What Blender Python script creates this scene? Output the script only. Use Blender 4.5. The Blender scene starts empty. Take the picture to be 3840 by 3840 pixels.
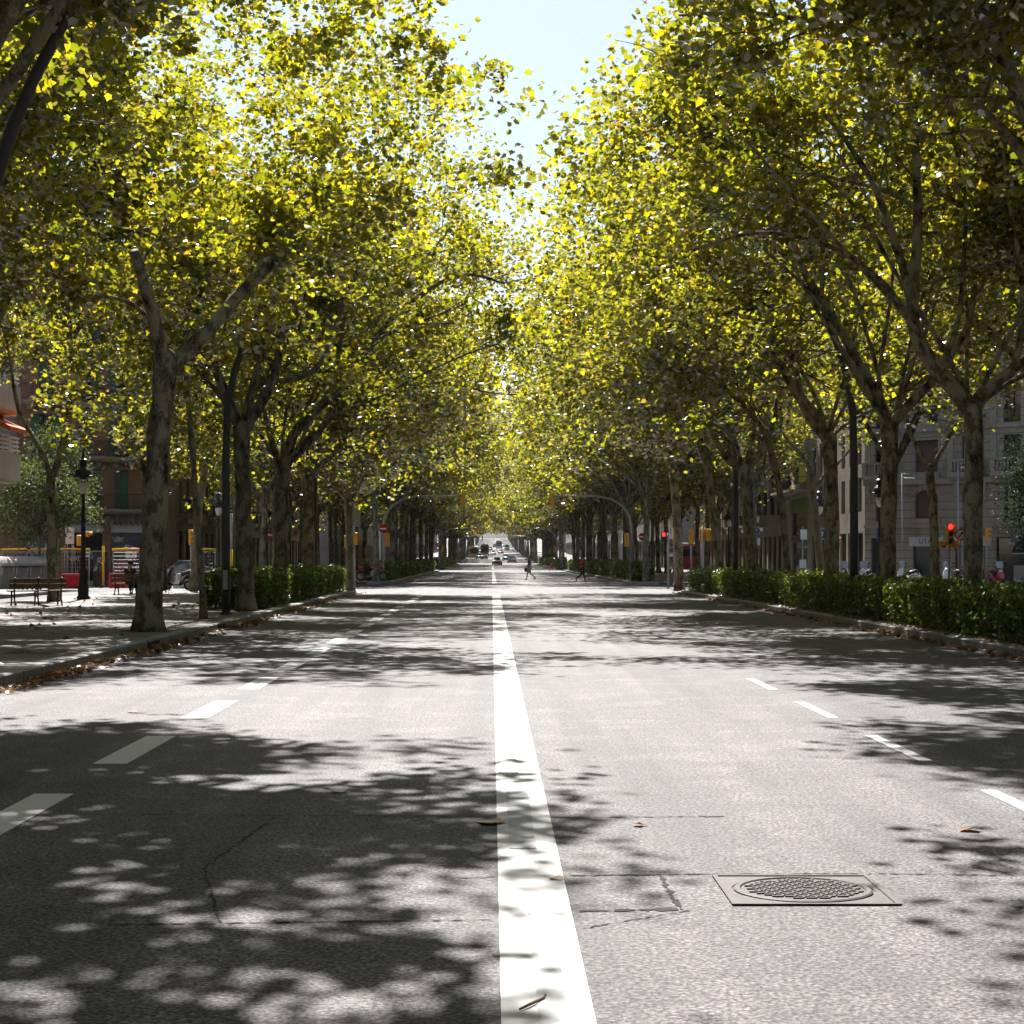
import bpy, bmesh, math, random
import numpy as np
from mathutils import Vector, Matrix
R = math.radians
sc = bpy.context.scene
COL = sc.collection

# ------------------------------------------------------------------ camera, sky, sun, exposure
CAM_H, F_PX, VX, HY = 1.62, 6900.0, 1843.0, 2091.0      # eye height, focal length and vanishing point in photo pixels
cam = bpy.data.cameras.new('camera'); camo = bpy.data.objects.new('camera', cam); COL.objects.link(camo)
camo.location = (0, 0, CAM_H); camo.rotation_euler = (R(90), 0, 0)
cam.sensor_width = 36.0; cam.sensor_fit = 'HORIZONTAL'; cam.lens = F_PX / 3840 * 36
cam.shift_x = (1920 - VX) / 3840; cam.shift_y = (HY - 1920) / 3840
cam.clip_start = 0.1; cam.clip_end = 6000
sc.camera = camo

SUN_EL, SUN_AZ = 47.0, -6.0          # azimuth in degrees to the right of the view direction (+Y)
w = bpy.data.worlds.new("World"); sc.world = w; w.use_nodes = True
nt = w.node_tree
sky = nt.nodes.new('ShaderNodeTexSky'); sky.sky_type = 'NISHITA'; sky.sun_disc = False
sky.sun_elevation = R(SUN_EL); sky.sun_rotation = R(SUN_AZ)
sky.air_density = 1.0; sky.dust_density = 1.0; sky.ozone_density = 1.0
bg = nt.nodes['Background']; bg.inputs["Strength"].default_value = 0.055
nt.links.new(sky.outputs['Color'], bg.inputs['Color'])
sl = bpy.data.lights.new('sun', 'SUN'); sl.energy = 5.0; sl.angle = R(0.53); sl.color = (1.0, 0.96, 0.92)
so = bpy.data.objects.new('sun', sl); COL.objects.link(so)
sd = Vector((math.sin(R(SUN_AZ)) * math.cos(R(SUN_EL)), math.cos(R(SUN_AZ)) * math.cos(R(SUN_EL)), math.sin(R(SUN_EL))))
so.rotation_euler = sd.to_track_quat('Z', 'Y').to_euler(); so.location = (0, 60, 60)
sc.view_settings.view_transform = 'Standard'; sc.view_settings.look = 'None'
sc.view_settings.exposure = 1.34; sc.view_settings.gamma = 1.0
sc.render.engine = 'CYCLES'
cy = sc.cycles
cy.max_bounces = 8; cy.diffuse_bounces = 5; cy.glossy_bounces = 2; cy.transmission_bounces = 4; cy.transparent_max_bounces = 6
cy.use_denoising = True; cy.use_adaptive_sampling = True; cy.adaptive_threshold = 0.025; cy.caustics_reflective = False; cy.caustics_refractive = False
cy.sample_clamp_indirect = 6.0

# ------------------------------------------------------------------ helpers
def road_z(y):
    return 1.75e-5 * (y - 200) ** 2 if y > 200 else 0.0

class MB:
    """collects faces (world or local coordinates) and links them as one mesh object"""
    def __init__(s): s.v = []; s.f = []; s.m = []; s.smooth = []
    def add(s, vs, fs, mi=0, sm=False):
        b = len(s.v); s.v += [tuple(v) for v in vs]
        for f in fs: s.f.append(tuple(b + i for i in f)); s.m.append(mi); s.smooth.append(sm)
        return s
    def box(s, c, d, rz=0, mi=0, rx=0, ry=0):
        M = Matrix.Translation(c) @ Matrix.Rotation(rz, 4, 'Z') @ Matrix.Rotation(ry, 4, 'Y') @ Matrix.Rotation(rx, 4, 'X')
        vs = [M @ Vector((x * d[0] / 2, y * d[1] / 2, z * d[2] / 2)) for x in (-1, 1) for y in (-1, 1) for z in (-1, 1)]
        return s.add(vs, [(0, 1, 3, 2), (4, 6, 7, 5), (0, 4, 5, 1), (2, 3, 7, 6), (0, 2, 6, 4), (1, 5, 7, 3)], mi)
    def bb(s, x0, x1, y0, y1, z0, z1, mi=0):
        return s.box(((x0 + x1) / 2, (y0 + y1) / 2, (z0 + z1) / 2), (x1 - x0, y1 - y0, z1 - z0), 0, mi)
    def tube(s, pts, rad, n=8, mi=0, cap=True, sm=True):
        pts = [Vector(p) for p in pts]
        if not hasattr(rad, '__len__'): rad = [rad] * len(pts)
        b = len(s.v); up = None
        for i, p in enumerate(pts):
            t = (pts[min(i + 1, len(pts) - 1)] - pts[max(i - 1, 0)])
            if t.length < 1e-9: t = Vector((0, 0, 1))
            t.normalize()
            if up is None:
                up = Vector((1, 0, 0)) if abs(t.x) < 0.8 else Vector((0, 1, 0))
            a = (up - t * up.dot(t)).normalized(); c = t.cross(a); up = a
            for k in range(n):
                an = 2 * math.pi * k / n
                s.v.append(tuple(p + (a * math.cos(an) + c * math.sin(an)) * rad[i]))
        for i in range(len(pts) - 1):
            for k in range(n):
                k2 = (k + 1) % n
                s.f.append((b + i * n + k, b + i * n + k2, b + (i + 1) * n + k2, b + (i + 1) * n + k)); s.m.append(mi); s.smooth.append(sm)
        if cap:
            s.f.append(tuple(b + k for k in reversed(range(n)))); s.m.append(mi); s.smooth.append(False)
            e = b + (len(pts) - 1) * n
            s.f.append(tuple(e + k for k in range(n))); s.m.append(mi); s.smooth.append(False)
        return s
    def lathe(s, prof, c=(0, 0, 0), n=12, mi=0, sm=True):
        return s.tube([(c[0], c[1], c[2] + z) for r, z in prof], [max(r, 1e-4) for r, z in prof], n, mi, True, sm) if False else s._lathe(prof, c, n, mi, sm)
    def _lathe(s, prof, c, n, mi, sm):
        b = len(s.v)
        for r, z in prof:
            for k in range(n):
                a = 2 * math.pi * k / n
                s.v.append((c[0] + r * math.cos(a), c[1] + r * math.sin(a), c[2] + z))
        for i in range(len(prof) - 1):
            for k in range(n):
                k2 = (k + 1) % n
                s.f.append((b + i * n + k, b + i * n + k2, b + (i + 1) * n + k2, b + (i + 1) * n + k)); s.m.append(mi); s.smooth.append(sm)
        s.f.append(tuple(b + k for k in reversed(range(n)))); s.m.append(mi); s.smooth.append(False)
        e = b + (len(prof) - 1) * n
        s.f.append(tuple(e + k for k in range(n))); s.m.append(mi); s.smooth.append(False)
        return s
    def disc(s, c, r, axis, t, n=16, mi=0):
        """a flat cylinder of thickness t about an axis through c"""
        a = Vector(axis).normalized() * (t / 2); c = Vector(c)
        return s.tube([c - a, c + a], r, n, mi, True, False)
    def torus(s, c, R_, r, axis, n=18, m=8, mi=0):
        ax = Vector(axis).normalized(); u = ax.orthogonal().normalized(); v = ax.cross(u); c = Vector(c); b = len(s.v)
        for i in range(n):
            an = 2 * math.pi * i / n; d = u * math.cos(an) + v * math.sin(an)
            for k in range(m):
                bn = 2 * math.pi * k / m
                s.v.append(tuple(c + d * (R_ + r * math.cos(bn)) + ax * r * math.sin(bn)))
        for i in range(n):
            for k in range(m):
                s.f.append((b + i * m + k, b + ((i + 1) % n) * m + k, b + ((i + 1) % n) * m + (k + 1) % m, b + i * m + (k + 1) % m)); s.m.append(mi); s.smooth.append(True)
        return s
    def sphere(s, c, r, n=12, m=8, mi=0):
        if not hasattr(r, '__len__'): r = (r, r, r)
        b = len(s.v)
        for i in range(m + 1):
            th = math.pi * i / m
            for k in range(n):
                ph = 2 * math.pi * k / n
                s.v.append((c[0] + r[0] * math.sin(th) * math.cos(ph), c[1] + r[1] * math.sin(th) * math.sin(ph), c[2] - r[2] * math.cos(th)))
        for i in range(m):
            for k in range(n):
                k2 = (k + 1) % n
                s.f.append((b + i * n + k, b + i * n + k2, b + (i + 1) * n + k2, b + (i + 1) * n + k)); s.m.append(mi); s.smooth.append(True)
        return s
    def prism(s, poly, x0, x1, mi=0, axis='x'):
        """polygon of (a,b) extruded from x0 to x1 along the axis"""
        n = len(poly)
        def P(a, b, t):
            return (t, a, b) if axis == 'x' else ((a, t, b) if axis == 'y' else (a, b, t))
        vs = [P(a, b, x0) for a, b in poly] + [P(a, b, x1) for a, b in poly]
        fs = [tuple(range(n)), tuple(reversed(range(n, 2 * n)))] + [(i, n + i, n + (i + 1) % n, (i + 1) % n) for i in range(n)]
        return s.add(vs, fs, mi)
    def build(s, name, mats, parent=None, bevel=0):
        me = bpy.data.meshes.new(name)
        off = Vector((0, 0, 0))
        p = parent
        while p is not None: off += p.location; p = p.parent
        me.from_pydata([(v[0] - off.x, v[1] - off.y, v[2] - off.z) for v in s.v], [], s.f)
        if not isinstance(mats, (list, tuple)): mats = [mats]
        for m in mats: me.materials.append(m)
        me.polygons.foreach_set('material_index', s.m); me.polygons.foreach_set('use_smooth', s.smooth)
        bm = bmesh.new(); bm.from_mesh(me); bmesh.ops.recalc_face_normals(bm, faces=bm.faces); bm.to_mesh(me); bm.free()
        o = bpy.data.objects.new(name, me); COL.objects.link(o); o.parent = parent
        if bevel:
            b = o.modifiers.new('bevel', 'BEVEL'); b.width = bevel; b.segments = 2; b.limit_method = 'ANGLE'
        return o

def tag(o, label=None, cat=None, group=None, kind=None):
    if label: o['label'] = label
    if cat: o['category'] = cat
    if group: o['group'] = group
    if kind: o['kind'] = kind
    return o
def thing(name, label, cat, loc=(0, 0, 0), group=None):
    o = bpy.data.objects.new(name, None); o.empty_display_size = 0.3; COL.objects.link(o); o.location = loc
    return tag(o, label, cat, group)
def dup(root, loc, rz=0, label=None, group=None, recol=None, scale=None):
    """copies a thing with its parts and sub-parts; recol maps a material name to another material"""
    def cp(o, par):
        c = o.copy(); COL.objects.link(c); c.parent = par
        if recol and c.type == 'MESH':
            for i, sl_ in enumerate(c.material_slots):
                if sl_.material and sl_.material.name in recol:
                    nm_ = recol[sl_.material.name]; sl_.link = 'OBJECT'; sl_.material = nm_
        for ch in list(o.children): cp(ch, c)
        return c
    r = cp(root, None); r.location = loc; r.rotation_euler = (0, 0, rz)
    if scale: r.scale = (scale,) * 3
    if label: r['label'] = label
    if group: r['group'] = group
    return r

# ------------------------------------------------------------------ materials
MATS = {}
def mat(name, col, rough=0.7, metal=0.0, spec=0.4, noise=0.0, nscale=8.0, emit=None, bump=0.0, coat=0.0):
    if name in MATS: return MATS[name]
    m = bpy.data.materials.new(name); m.use_nodes = True; n = m.node_tree; b = n.nodes['Principled BSDF']
    b.inputs['Base Color'].default_value = (*col, 1); b.inputs['Roughness'].default_value = rough
    b.inputs['Metallic'].default_value = metal; b.inputs['Specular IOR Level'].default_value = spec
    b.inputs['Coat Weight'].default_value = coat
    if emit:
        b.inputs['Emission Color'].default_value = (*col, 1); b.inputs['Emission Strength'].default_value = emit
    if noise or bump:
        tc = n.nodes.new('ShaderNodeTexCoord'); nz = n.nodes.new('ShaderNodeTexNoise'); nz.inputs['Scale'].default_value = nscale; nz.inputs['Detail'].default_value = 6
        n.links.new(tc.outputs['Object'], nz.inputs['Vector'])
        if noise:
            mr = n.nodes.new('ShaderNodeMapRange'); mr.inputs['From Min'].default_value = 0.3; mr.inputs['From Max'].default_value = 0.7
            mr.inputs['To Min'].default_value = 1 - noise; mr.inputs['To Max'].default_value = 1 + noise
            mx = n.nodes.new('ShaderNodeVectorMath'); mx.operation = 'SCALE'; mx.inputs[0].default_value = col
            n.links.new(nz.outputs['Fac'], mr.inputs['Value']); n.links.new(mr.outputs['Result'], mx.inputs['Scale']); n.links.new(mx.outputs['Vector'], b.inputs['Base Color'])
        if bump:
            bp = n.nodes.new('ShaderNodeBump'); bp.inputs['Strength'].default_value = bump; bp.inputs['Distance'].default_value = 0.02
            n.links.new(nz.outputs['Fac'], bp.inputs['Height']); n.links.new(bp.outputs['Normal'], b.inputs['Normal'])
    MATS[name] = m
    return m

class NT:
    """small node-graph helper"""
    def __init__(s, name):
        s.m = bpy.data.materials.new(name); s.m.use_nodes = True; s.t = s.m.node_tree; s.b = s.t.nodes['Principled BSDF']; MATS[name] = s.m
    def n(s, typ, **kw):
        o = s.t.nodes.new('ShaderNode' + typ)
        for k, v in kw.items():
            if k in o.bl_rna.properties.keys(): setattr(o, k, v)
            else: o.inputs[k.replace('_', ' ')].default_value = v
        return o
    def l(s, a, b): s.t.links.new(a, b)
    def coord(s, scale=(1, 1, 1), out='Object'):
        tc = s.n('TexCoord'); mp = s.n('Mapping'); mp.inputs['Scale'].default_value = scale; s.l(tc.outputs[out], mp.inputs['Vector']); return mp.outputs['Vector']
    def noise(s, vec, scale, detail=5, rough=0.55):
        o = s.n('TexNoise'); o.inputs['Scale'].default_value = scale; o.inputs['Detail'].default_value = detail; o.inputs['Roughness'].default_value = rough
        s.l(vec, o.inputs['Vector']); return o.outputs['Fac']
    def ramp(s, fac, stops, interp='LINEAR'):
        o = s.n('ValToRGB'); cr = o.color_ramp; cr.interpolation = interp
        while len(cr.elements) < len(stops): cr.elements.new(0.5)
        for e, (p, c) in zip(cr.elements, stops):
            e.position = p; e.color = (*c, 1) if hasattr(c, '__len__') else (c, c, c, 1)
        s.l(fac, o.inputs['Fac']); return o.outputs['Color']
    def mix(s, a, b, fac, mode='MIX'):
        o = s.n('Mix'); o.data_type = 'RGBA'; o.blend_type = mode
        for k, x in ((6, a), (7, b)):
            if isinstance(x, tuple): o.inputs[k].default_value = (*x, 1)
            else: s.l(x, o.inputs[k])
        if isinstance(fac, float): o.inputs[0].default_value = fac
        else: s.l(fac, o.inputs[0])
        return o.outputs[2]
    def bump(s, h, strength=0.3, dist=0.01):
        o = s.n('Bump'); o.inputs['Strength'].default_value = strength; o.inputs['Distance'].default_value = dist; s.l(h, o.inputs['Height']); s.l(o.outputs['Normal'], s.b.inputs['Normal'])

def make_asphalt(name, base, var):
    g = NT(name); v = g.coord()
    big = g.noise(v, 0.35, 4); mid = g.noise(v, 3.0, 5)
    vo = g.n('TexVoronoi'); vo.inputs['Scale'].default_value = 52.0; g.l(v, vo.inputs['Vector'])
    sp = g.noise(v, 160.0, 2)
    stones = g.ramp(vo.outputs['Distance'], [(0.0, 1.25), (0.45, 1.05), (0.62, 0.55), (0.85, 0.28)])
    tone = g.ramp(vo.outputs['Color'], [(0.0, (0.72, 0.7, 0.68)), (0.5, (1.0, 0.98, 0.95)), (1.0, (1.28, 1.24, 1.18))])
    c = g.mix(base, tone, 1.0, 'MULTIPLY'); c = g.mix(c, stones, 0.8, 'MULTIPLY')
    # long wheel-track tones along the road
    v2 = g.coord((1.2, 0.03, 1)); tr = g.noise(v2, 1.6, 3)
    c = g.mix(c, g.ramp(tr, [(0.36, 0.74), (0.62, 1.12)]), 1.0, 'MULTIPLY')
    c = g.mix(c, g.ramp(big, [(0.3, 0.85), (0.7, 1.1)]), 1.0, 'MULTIPLY')
    c = g.mix(c, g.ramp(mid, [(0.3, 0.9), (0.7, 1.07)]), 1.0, 'MULTIPLY')
    spots = g.ramp(g.noise(v, 9.0, 3), [(0.66, 1.0), (0.72, 0.6)]); c = g.mix(c, spots, 1.0, 'MULTIPLY')
    g.l(c, g.b.inputs['Base Color']); g.b.inputs['Roughness'].default_value = 0.72; g.b.inputs['Specular IOR Level'].default_value = 0.27
    pits = g.ramp(g.noise(v, 44.0, 3, .65), [(0.40, 0.12), (0.49, 0.95), (0.57, 1.05), (0.66, 1.7)]); c = g.mix(c, pits, 0.9, 'MULTIPLY')
    pat = g.ramp(g.noise(v, 1.3, 2, .4), [(0.55, 1.0), (0.58, 1.2)]); c = g.mix(c, pat, 1.0, 'MULTIPLY'); g.l(c, g.b.inputs['Base Color'])
    h = g.n('Math', operation='ADD'); g.l(stones, h.inputs[0]); g.l(sp, h.inputs[1]); g.bump(h.outputs[0], 0.35, 0.004)
    return g.m
ASPHALT = make_asphalt('asphalt', (0.148, 0.143, 0.149), 0)
ASPHALT2 = make_asphalt('side_road_asphalt', (0.10, 0.098, 0.095), 0)

def make_paint():
    g = NT('worn_road_paint'); v = g.coord()
    n1 = g.noise(v, 17.0, 8, 0.78); n2 = g.noise(v, 1.8, 4)
    a = g.n('Math', operation='ADD'); g.l(n1, a.inputs[0]); m = g.n('Math', operation='MULTIPLY'); g.l(n2, m.inputs[0]); m.inputs[1].default_value = 0.45; g.l(m.outputs[0], a.inputs[1])
    c = g.ramp(a.outputs[0], [(0.44, (0.10, 0.098, 0.095)), (0.56, (0.7, 0.69, 0.67))])
    g.l(c, g.b.inputs['Base Color']); g.b.inputs['Roughness'].default_value = 0.8; g.b.inputs['Specular IOR Level'].default_value = 0.12
    return g.m
PAINT = make_paint()
PAINT2 = mat('fresh_road_paint', (0.55, 0.547, 0.543), 0.8, spec=.12, noise=0.2, nscale=9)

def make_paving(name, c1, c2, sz):
    g = NT(name); v = g.coord()
    br = g.n('TexBrick'); br.offset = 0.0; br.inputs['Scale'].default_value = 1.0
    br.inputs['Color1'].default_value = (*c1, 1); br.inputs['Color2'].default_value = (*c2, 1); br.inputs['Mortar'].default_value = (c1[0] * .45, c1[1] * .43, c1[2] * .4, 1)
    br.inputs['Brick Width'].default_value = sz; br.inputs['Row Height'].default_value = sz; br.inputs['Mortar Size'].default_value = 0.006
    g.l(v, br.inputs['Vector'])
    n1 = g.noise(v, 0.8, 6); c = g.mix(br.outputs['Color'], g.ramp(n1, [(0.3, 0.75), (0.7, 1.1)]), 1.0, 'MULTIPLY')
    c = g.mix(c, g.ramp(g.noise(v, 25, 3), [(0.3, 0.88), (0.7, 1.08)]), 1.0, 'MULTIPLY')
    g.l(c, g.b.inputs['Base Color']); g.b.inputs['Roughness'].default_value = 0.7; g.b.inputs['Specular IOR Level'].default_value = 0.3
    g.bump(n1, 0.1, 0.02)
    return g.m
PAVING = make_paving('panot_paving', (0.20, 0.187, 0.17), (0.17, 0.158, 0.143), 0.4)
def make_kerb():
    g = NT('granite_kerb'); v = g.coord((0.7, 0.7, 0.7))
    br = g.n('TexBrick'); br.offset = 0.0; br.inputs['Scale'].default_value = 1.0
    br.inputs['Color1'].default_value = (0.3, 0.285, 0.27, 1); br.inputs['Color2'].default_value = (0.22, 0.21, 0.2, 1); br.inputs['Mortar'].default_value = (0.07, 0.065, 0.06, 1)
    br.inputs['Brick Width'].default_value = 20; br.inputs['Row Height'].default_value = 0.7; br.inputs['Mortar Size'].default_value = 0.012
    g.l(v, br.inputs['Vector'])
    c = g.mix(br.outputs['Color'], g.ramp(g.noise(v, 40, 4), [(0.3, 0.7), (0.7, 1.2)]), 1.0, 'MULTIPLY')
    g.l(c, g.b.inputs['Base Color']); g.b.inputs['Roughness'].default_value = 0.75
    return g.m
KERB = make_kerb()
SOIL = mat('dry_soil', (0.12, 0.08, 0.05), 0.95, noise=0.35, nscale=14, bump=0.5)
CRACK = mat('road_joint', (0.03, 0.028, 0.026), 0.95)

def make_bark(name, stops, vs):
    g = NT(name); v = g.coord((1, 1, 0.55))
    a = g.noise(v, 4.5 * vs, 4, 0.55); b = g.noise(v, 26.0 * vs, 3, 0.6)
    mx = g.n('Math', operation='MULTIPLY_ADD'); g.l(b, mx.inputs[0]); mx.inputs[1].default_value = 0.35; g.l(a, mx.inputs[2])
    c = g.ramp(mx.outputs[0], stops); c = g.mix(c, g.ramp(g.noise(v, 60, 2), [(0.3, 0.8), (0.7, 1.15)]), 1.0, 'MULTIPLY')
    g.l(c, g.b.inputs['Base Color']); g.b.inputs['Roughness'].default_value = 0.85; g.b.inputs['Specular IOR Level'].default_value = 0.25
    g.bump(mx.outputs[0], 0.6, 0.03)
    return g.m
BARK = make_bark('plane_bark', [(0.48, (0.026, 0.021, 0.014)), (0.55, (0.065, 0.053, 0.033)), (0.57, (0.16, 0.135, 0.085)), (0.66, (0.14, 0.12, 0.075)), (0.68, (0.29, 0.255, 0.17)), (0.8, (0.34, 0.30, 0.205))], 1.0)
BARKPALE = make_bark('pale_plane_bark', [(0.48, (0.08, 0.068, 0.045)), (0.58, (0.17, 0.15, 0.105)), (0.72, (0.26, 0.24, 0.175))], 1.0)
BARKDARK = make_bark('dark_bark', [(0.46, (0.025, 0.021, 0.015)), (0.56, (0.06, 0.052, 0.035)), (0.58, (0.13, 0.115, 0.078)), (0.67, (0.11, 0.1, 0.068)), (0.69, (0.23, 0.21, 0.15))], 1.0)

def make_leaf(name, refl, trans, tw=0.5, gloss=0.16, grough=0.32):
    """leaf that both reflects and lets light through; each leaf its own tone"""
    m = bpy.data.materials.new(name); m.use_nodes = True; t = m.node_tree; t.nodes.clear(); MATS[name] = m
    N = lambda x: t.nodes.new('ShaderNode' + x)
    geo = N('NewGeometry')
    def ramp(stops):
        o = N('ValToRGB'); cr = o.color_ramp
        while len(cr.elements) < len(stops): cr.elements.new(0.5)
        for e, (p, c) in zip(cr.elements, stops): e.position = p; e.color = (*c, 1)
        t.links.new(geo.outputs['Random Per Island'], o.inputs['Fac']); return o.outputs['Color']
    d = N('BsdfDiffuse'); tr = N('BsdfTranslucent'); gl = N('BsdfGlossy'); gl.inputs['Roughness'].default_value = grough
    t.links.new(ramp(refl), d.inputs['Color']); t.links.new(ramp(trans), tr.inputs['Color'])
    m1 = N('MixShader'); m1.inputs[0].default_value = tw; t.links.new(d.outputs[0], m1.inputs[1]); t.links.new(tr.outputs[0], m1.inputs[2])
    fr = N('Fresnel'); fr.inputs['IOR'].default_value = 1.45
    ml = N('Math'); ml.operation = 'MULTIPLY_ADD'; t.links.new(fr.outputs[0], ml.inputs[0]); ml.inputs[1].default_value = 0.45; ml.inputs[2].default_value = 0.0
    gl.inputs['Color'].default_value = (gloss * 5, gloss * 5, gloss * 5, 1)
    m2 = N('MixShader'); t.links.new(ml.outputs[0], m2.inputs[0]); t.links.new(m1.outputs[0], m2.inputs[1]); t.links.new(gl.outputs[0], m2.inputs[2])
    out = N('OutputMaterial'); t.links.new(m2.outputs[0], out.inputs['Surface'])
    return m
LEAF = make_leaf('plane_leaf',
    [(0.0, (0.055, 0.075, 0.012)), (0.45, (0.09, 0.105, 0.014)), (0.8, (0.13, 0.135, 0.018)), (0.975, (0.2, 0.16, 0.02)), (1.0, (0.2, 0.09, 0.03))],
    [(0.0, (0.16, 0.20, 0.007)), (0.4, (0.35, 0.365, 0.009)), (0.8, (0.56, 0.485, 0.011)), (0.975, (0.66, 0.50, 0.018)), (1.0, (0.5, 0.22, 0.018))], 0.64)
LEAFHEDGE = make_leaf('hedge_leaf',
    [(0.0, (0.03, 0.06, 0.012)), (0.7, (0.06, 0.1, 0.018)), (1.0, (0.12, 0.14, 0.025))],
    [(0.0, (0.12, 0.19, 0.008)), (0.8, (0.28, 0.36, 0.014)), (1.0, (0.45, 0.46, 0.02))], 0.5, 0.2, 0.28)
LEAFGREY = make_leaf('greygreen_leaf',
    [(0.0, (0.05, 0.065, 0.03)), (1.0, (0.12, 0.14, 0.07))], [(0.0, (0.1, 0.13, 0.02)), (1.0, (0.2, 0.24, 0.04))], 0.35, 0.06, 0.5)
LEAFDARK = make_leaf('darkgreen_leaf', [(0.0, (0.015, 0.03, 0.02)), (1.0, (0.035, 0.06, 0.035))], [(0.0, (0.02, 0.04, 0.01)), (1.0, (0.05, 0.08, 0.02))], 0.3, 0.03, 0.5)
LITTER = make_leaf('dry_leaf', [(0.0, (0.14, 0.07, 0.03)), (0.6, (0.3, 0.15, 0.05)), (1.0, (0.45, 0.24, 0.05))], [(0.0, (0.2, 0.08, 0.02)), (1.0, (0.4, 0.2, 0.03))], 0.25)

IRON = mat('black_cast_iron', (0.012, 0.012, 0.013), 0.4, 0.0, 0.5, noise=0.3, nscale=20)
LAMPGREY = mat('dark_grey_paint', (0.055, 0.055, 0.062), 0.45, 0.0, 0.5, noise=0.15, nscale=10)
STEEL = mat('grey_steel', (0.32, 0.33, 0.34), 0.4, 0.6, 0.5, noise=0.1, nscale=12)
GALV = mat('galvanised_steel', (0.4, 0.4, 0.4), 0.5, 0.5, noise=0.12, nscale=30)
SIGYEL = mat('signal_yellow', (0.72, 0.33, 0.025), 0.45, noise=0.06, nscale=9)
SIGBLK = mat('signal_black', (0.015, 0.015, 0.016), 0.5)
SIGRED = mat('lit_red_lens', (1.0, 0.03, 0.02), 0.3, emit=1.2)
SIGOFF = mat('unlit_lens', (0.05, 0.045, 0.03), 0.25)
RED = mat('red_plastic', (0.6, 0.02, 0.025), 0.45, noise=0.1, nscale=6)
SIGNRED = mat('sign_red', (0.45, 0.01, 0.02), 0.45)
WHITE = mat('white_plastic', (0.75, 0.75, 0.74), 0.5, noise=0.06, nscale=7)
SIGNBLUE = mat('sign_blue', (0.015, 0.07, 0.3), 0.45)
YELLOW = mat('yellow_tube', (0.85, 0.55, 0.02), 0.5, noise=0.08, nscale=6)
BLACK = mat('black_plastic', (0.014, 0.014, 0.015), 0.5)
RUBBER = mat('rubber', (0.018, 0.018, 0.018), 0.85)
CHROME = mat('chrome', (0.7, 0.7, 0.7), 0.15, 1.0)
GLASS = mat('dark_glass', (0.02, 0.025, 0.03), 0.08, 0.0, 0.6)
CARGLASS = mat('windscreen_glass', (0.03, 0.04, 0.05), 0.05, 0.0, 0.8)
HEADL = mat('headlight_glass', (0.75, 0.76, 0.78), 0.1, 0.0, 0.8)
WOOD = mat('bench_wood', (0.13, 0.085, 0.045), 0.7, noise=0.3, nscale=16)
GREYPLASTIC = mat('grey_bin_plastic', (0.2, 0.2, 0.2), 0.45, noise=0.15, nscale=5)
LIDGREY = mat('pale_bin_lid', (0.34, 0.33, 0.325), 0.4, noise=0.15, nscale=4)
GLOBE = mat('milky_glass', (0.7, 0.68, 0.62), 0.3)
CAR = {}
for k, c in dict(silver=(0.5, 0.51, 0.53), white=(0.78, 0.78, 0.77), dark=(0.03, 0.033, 0.04), blue=(0.12, 0.16, 0.24), red=(0.4, 0.02, 0.025), black=(0.012, 0.012, 0.014), busyellow=(0.75, 0.36, 0.05), busred=(0.5, 0.012, 0.02), grey=(0.2, 0.21, 0.22)).items():
    CAR[k] = mat('car_paint_' + k, c, 0.28, 0.0, 0.5, coat=0.6)
SKIN = mat('skin', (0.48, 0.27, 0.18), 0.55); HAIR = mat('dark_hair', (0.02, 0.015, 0.012), 0.6)
CLOTH = {k: mat('cloth_' + k, c, 0.9, noise=0.12, nscale=20) for k, c in dict(black=(0.018, 0.018, 0.022), grey=(0.3, 0.29, 0.28), red=(0.5, 0.02, 0.03), navy=(0.04, 0.05, 0.09), tan=(0.32, 0.26, 0.2)).items()}
# ------------------------------------------------------------------ ground, road, pavements
def road_z(y):
    y = min(y, 1050.0)
    return 1.75e-5 * (y - 200) ** 2 if y > 200 else 0.0
def struct(mb, name, m, label=None):
    o = mb.build(name, m); o['kind'] = 'structure'
    if label: o['label'] = label; 
    return o
YS = [-60] + list(range(-40, 201, 20)) + list(range(220, 1061, 20)) + [1300, 2000, 3200]
def strip(x0, x1, y0, y1, dz, mb=None, mi=0):
    mb = mb or MB(); ys = sorted(set([y0, y1] + [y for y in YS if y0 < y < y1]))
    vs = []
    for y in ys: vs += [(x0, y, road_z(y) + dz), (x1, y, road_z(y) + dz)]
    mb.add(vs, [(2 * i, 2 * i + 1, 2 * i + 3, 2 * i + 2) for i in range(len(ys) - 1)], mi); return mb
struct(strip(-1500, 1500, -60, 3200, -0.012), 'ground', ASPHALT2)
XL, XR = -6.1, 8.55
struct(strip(XL - 0.05, XR + 0.05, -60, 1060, 0.0), 'road', ASPHALT)

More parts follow.
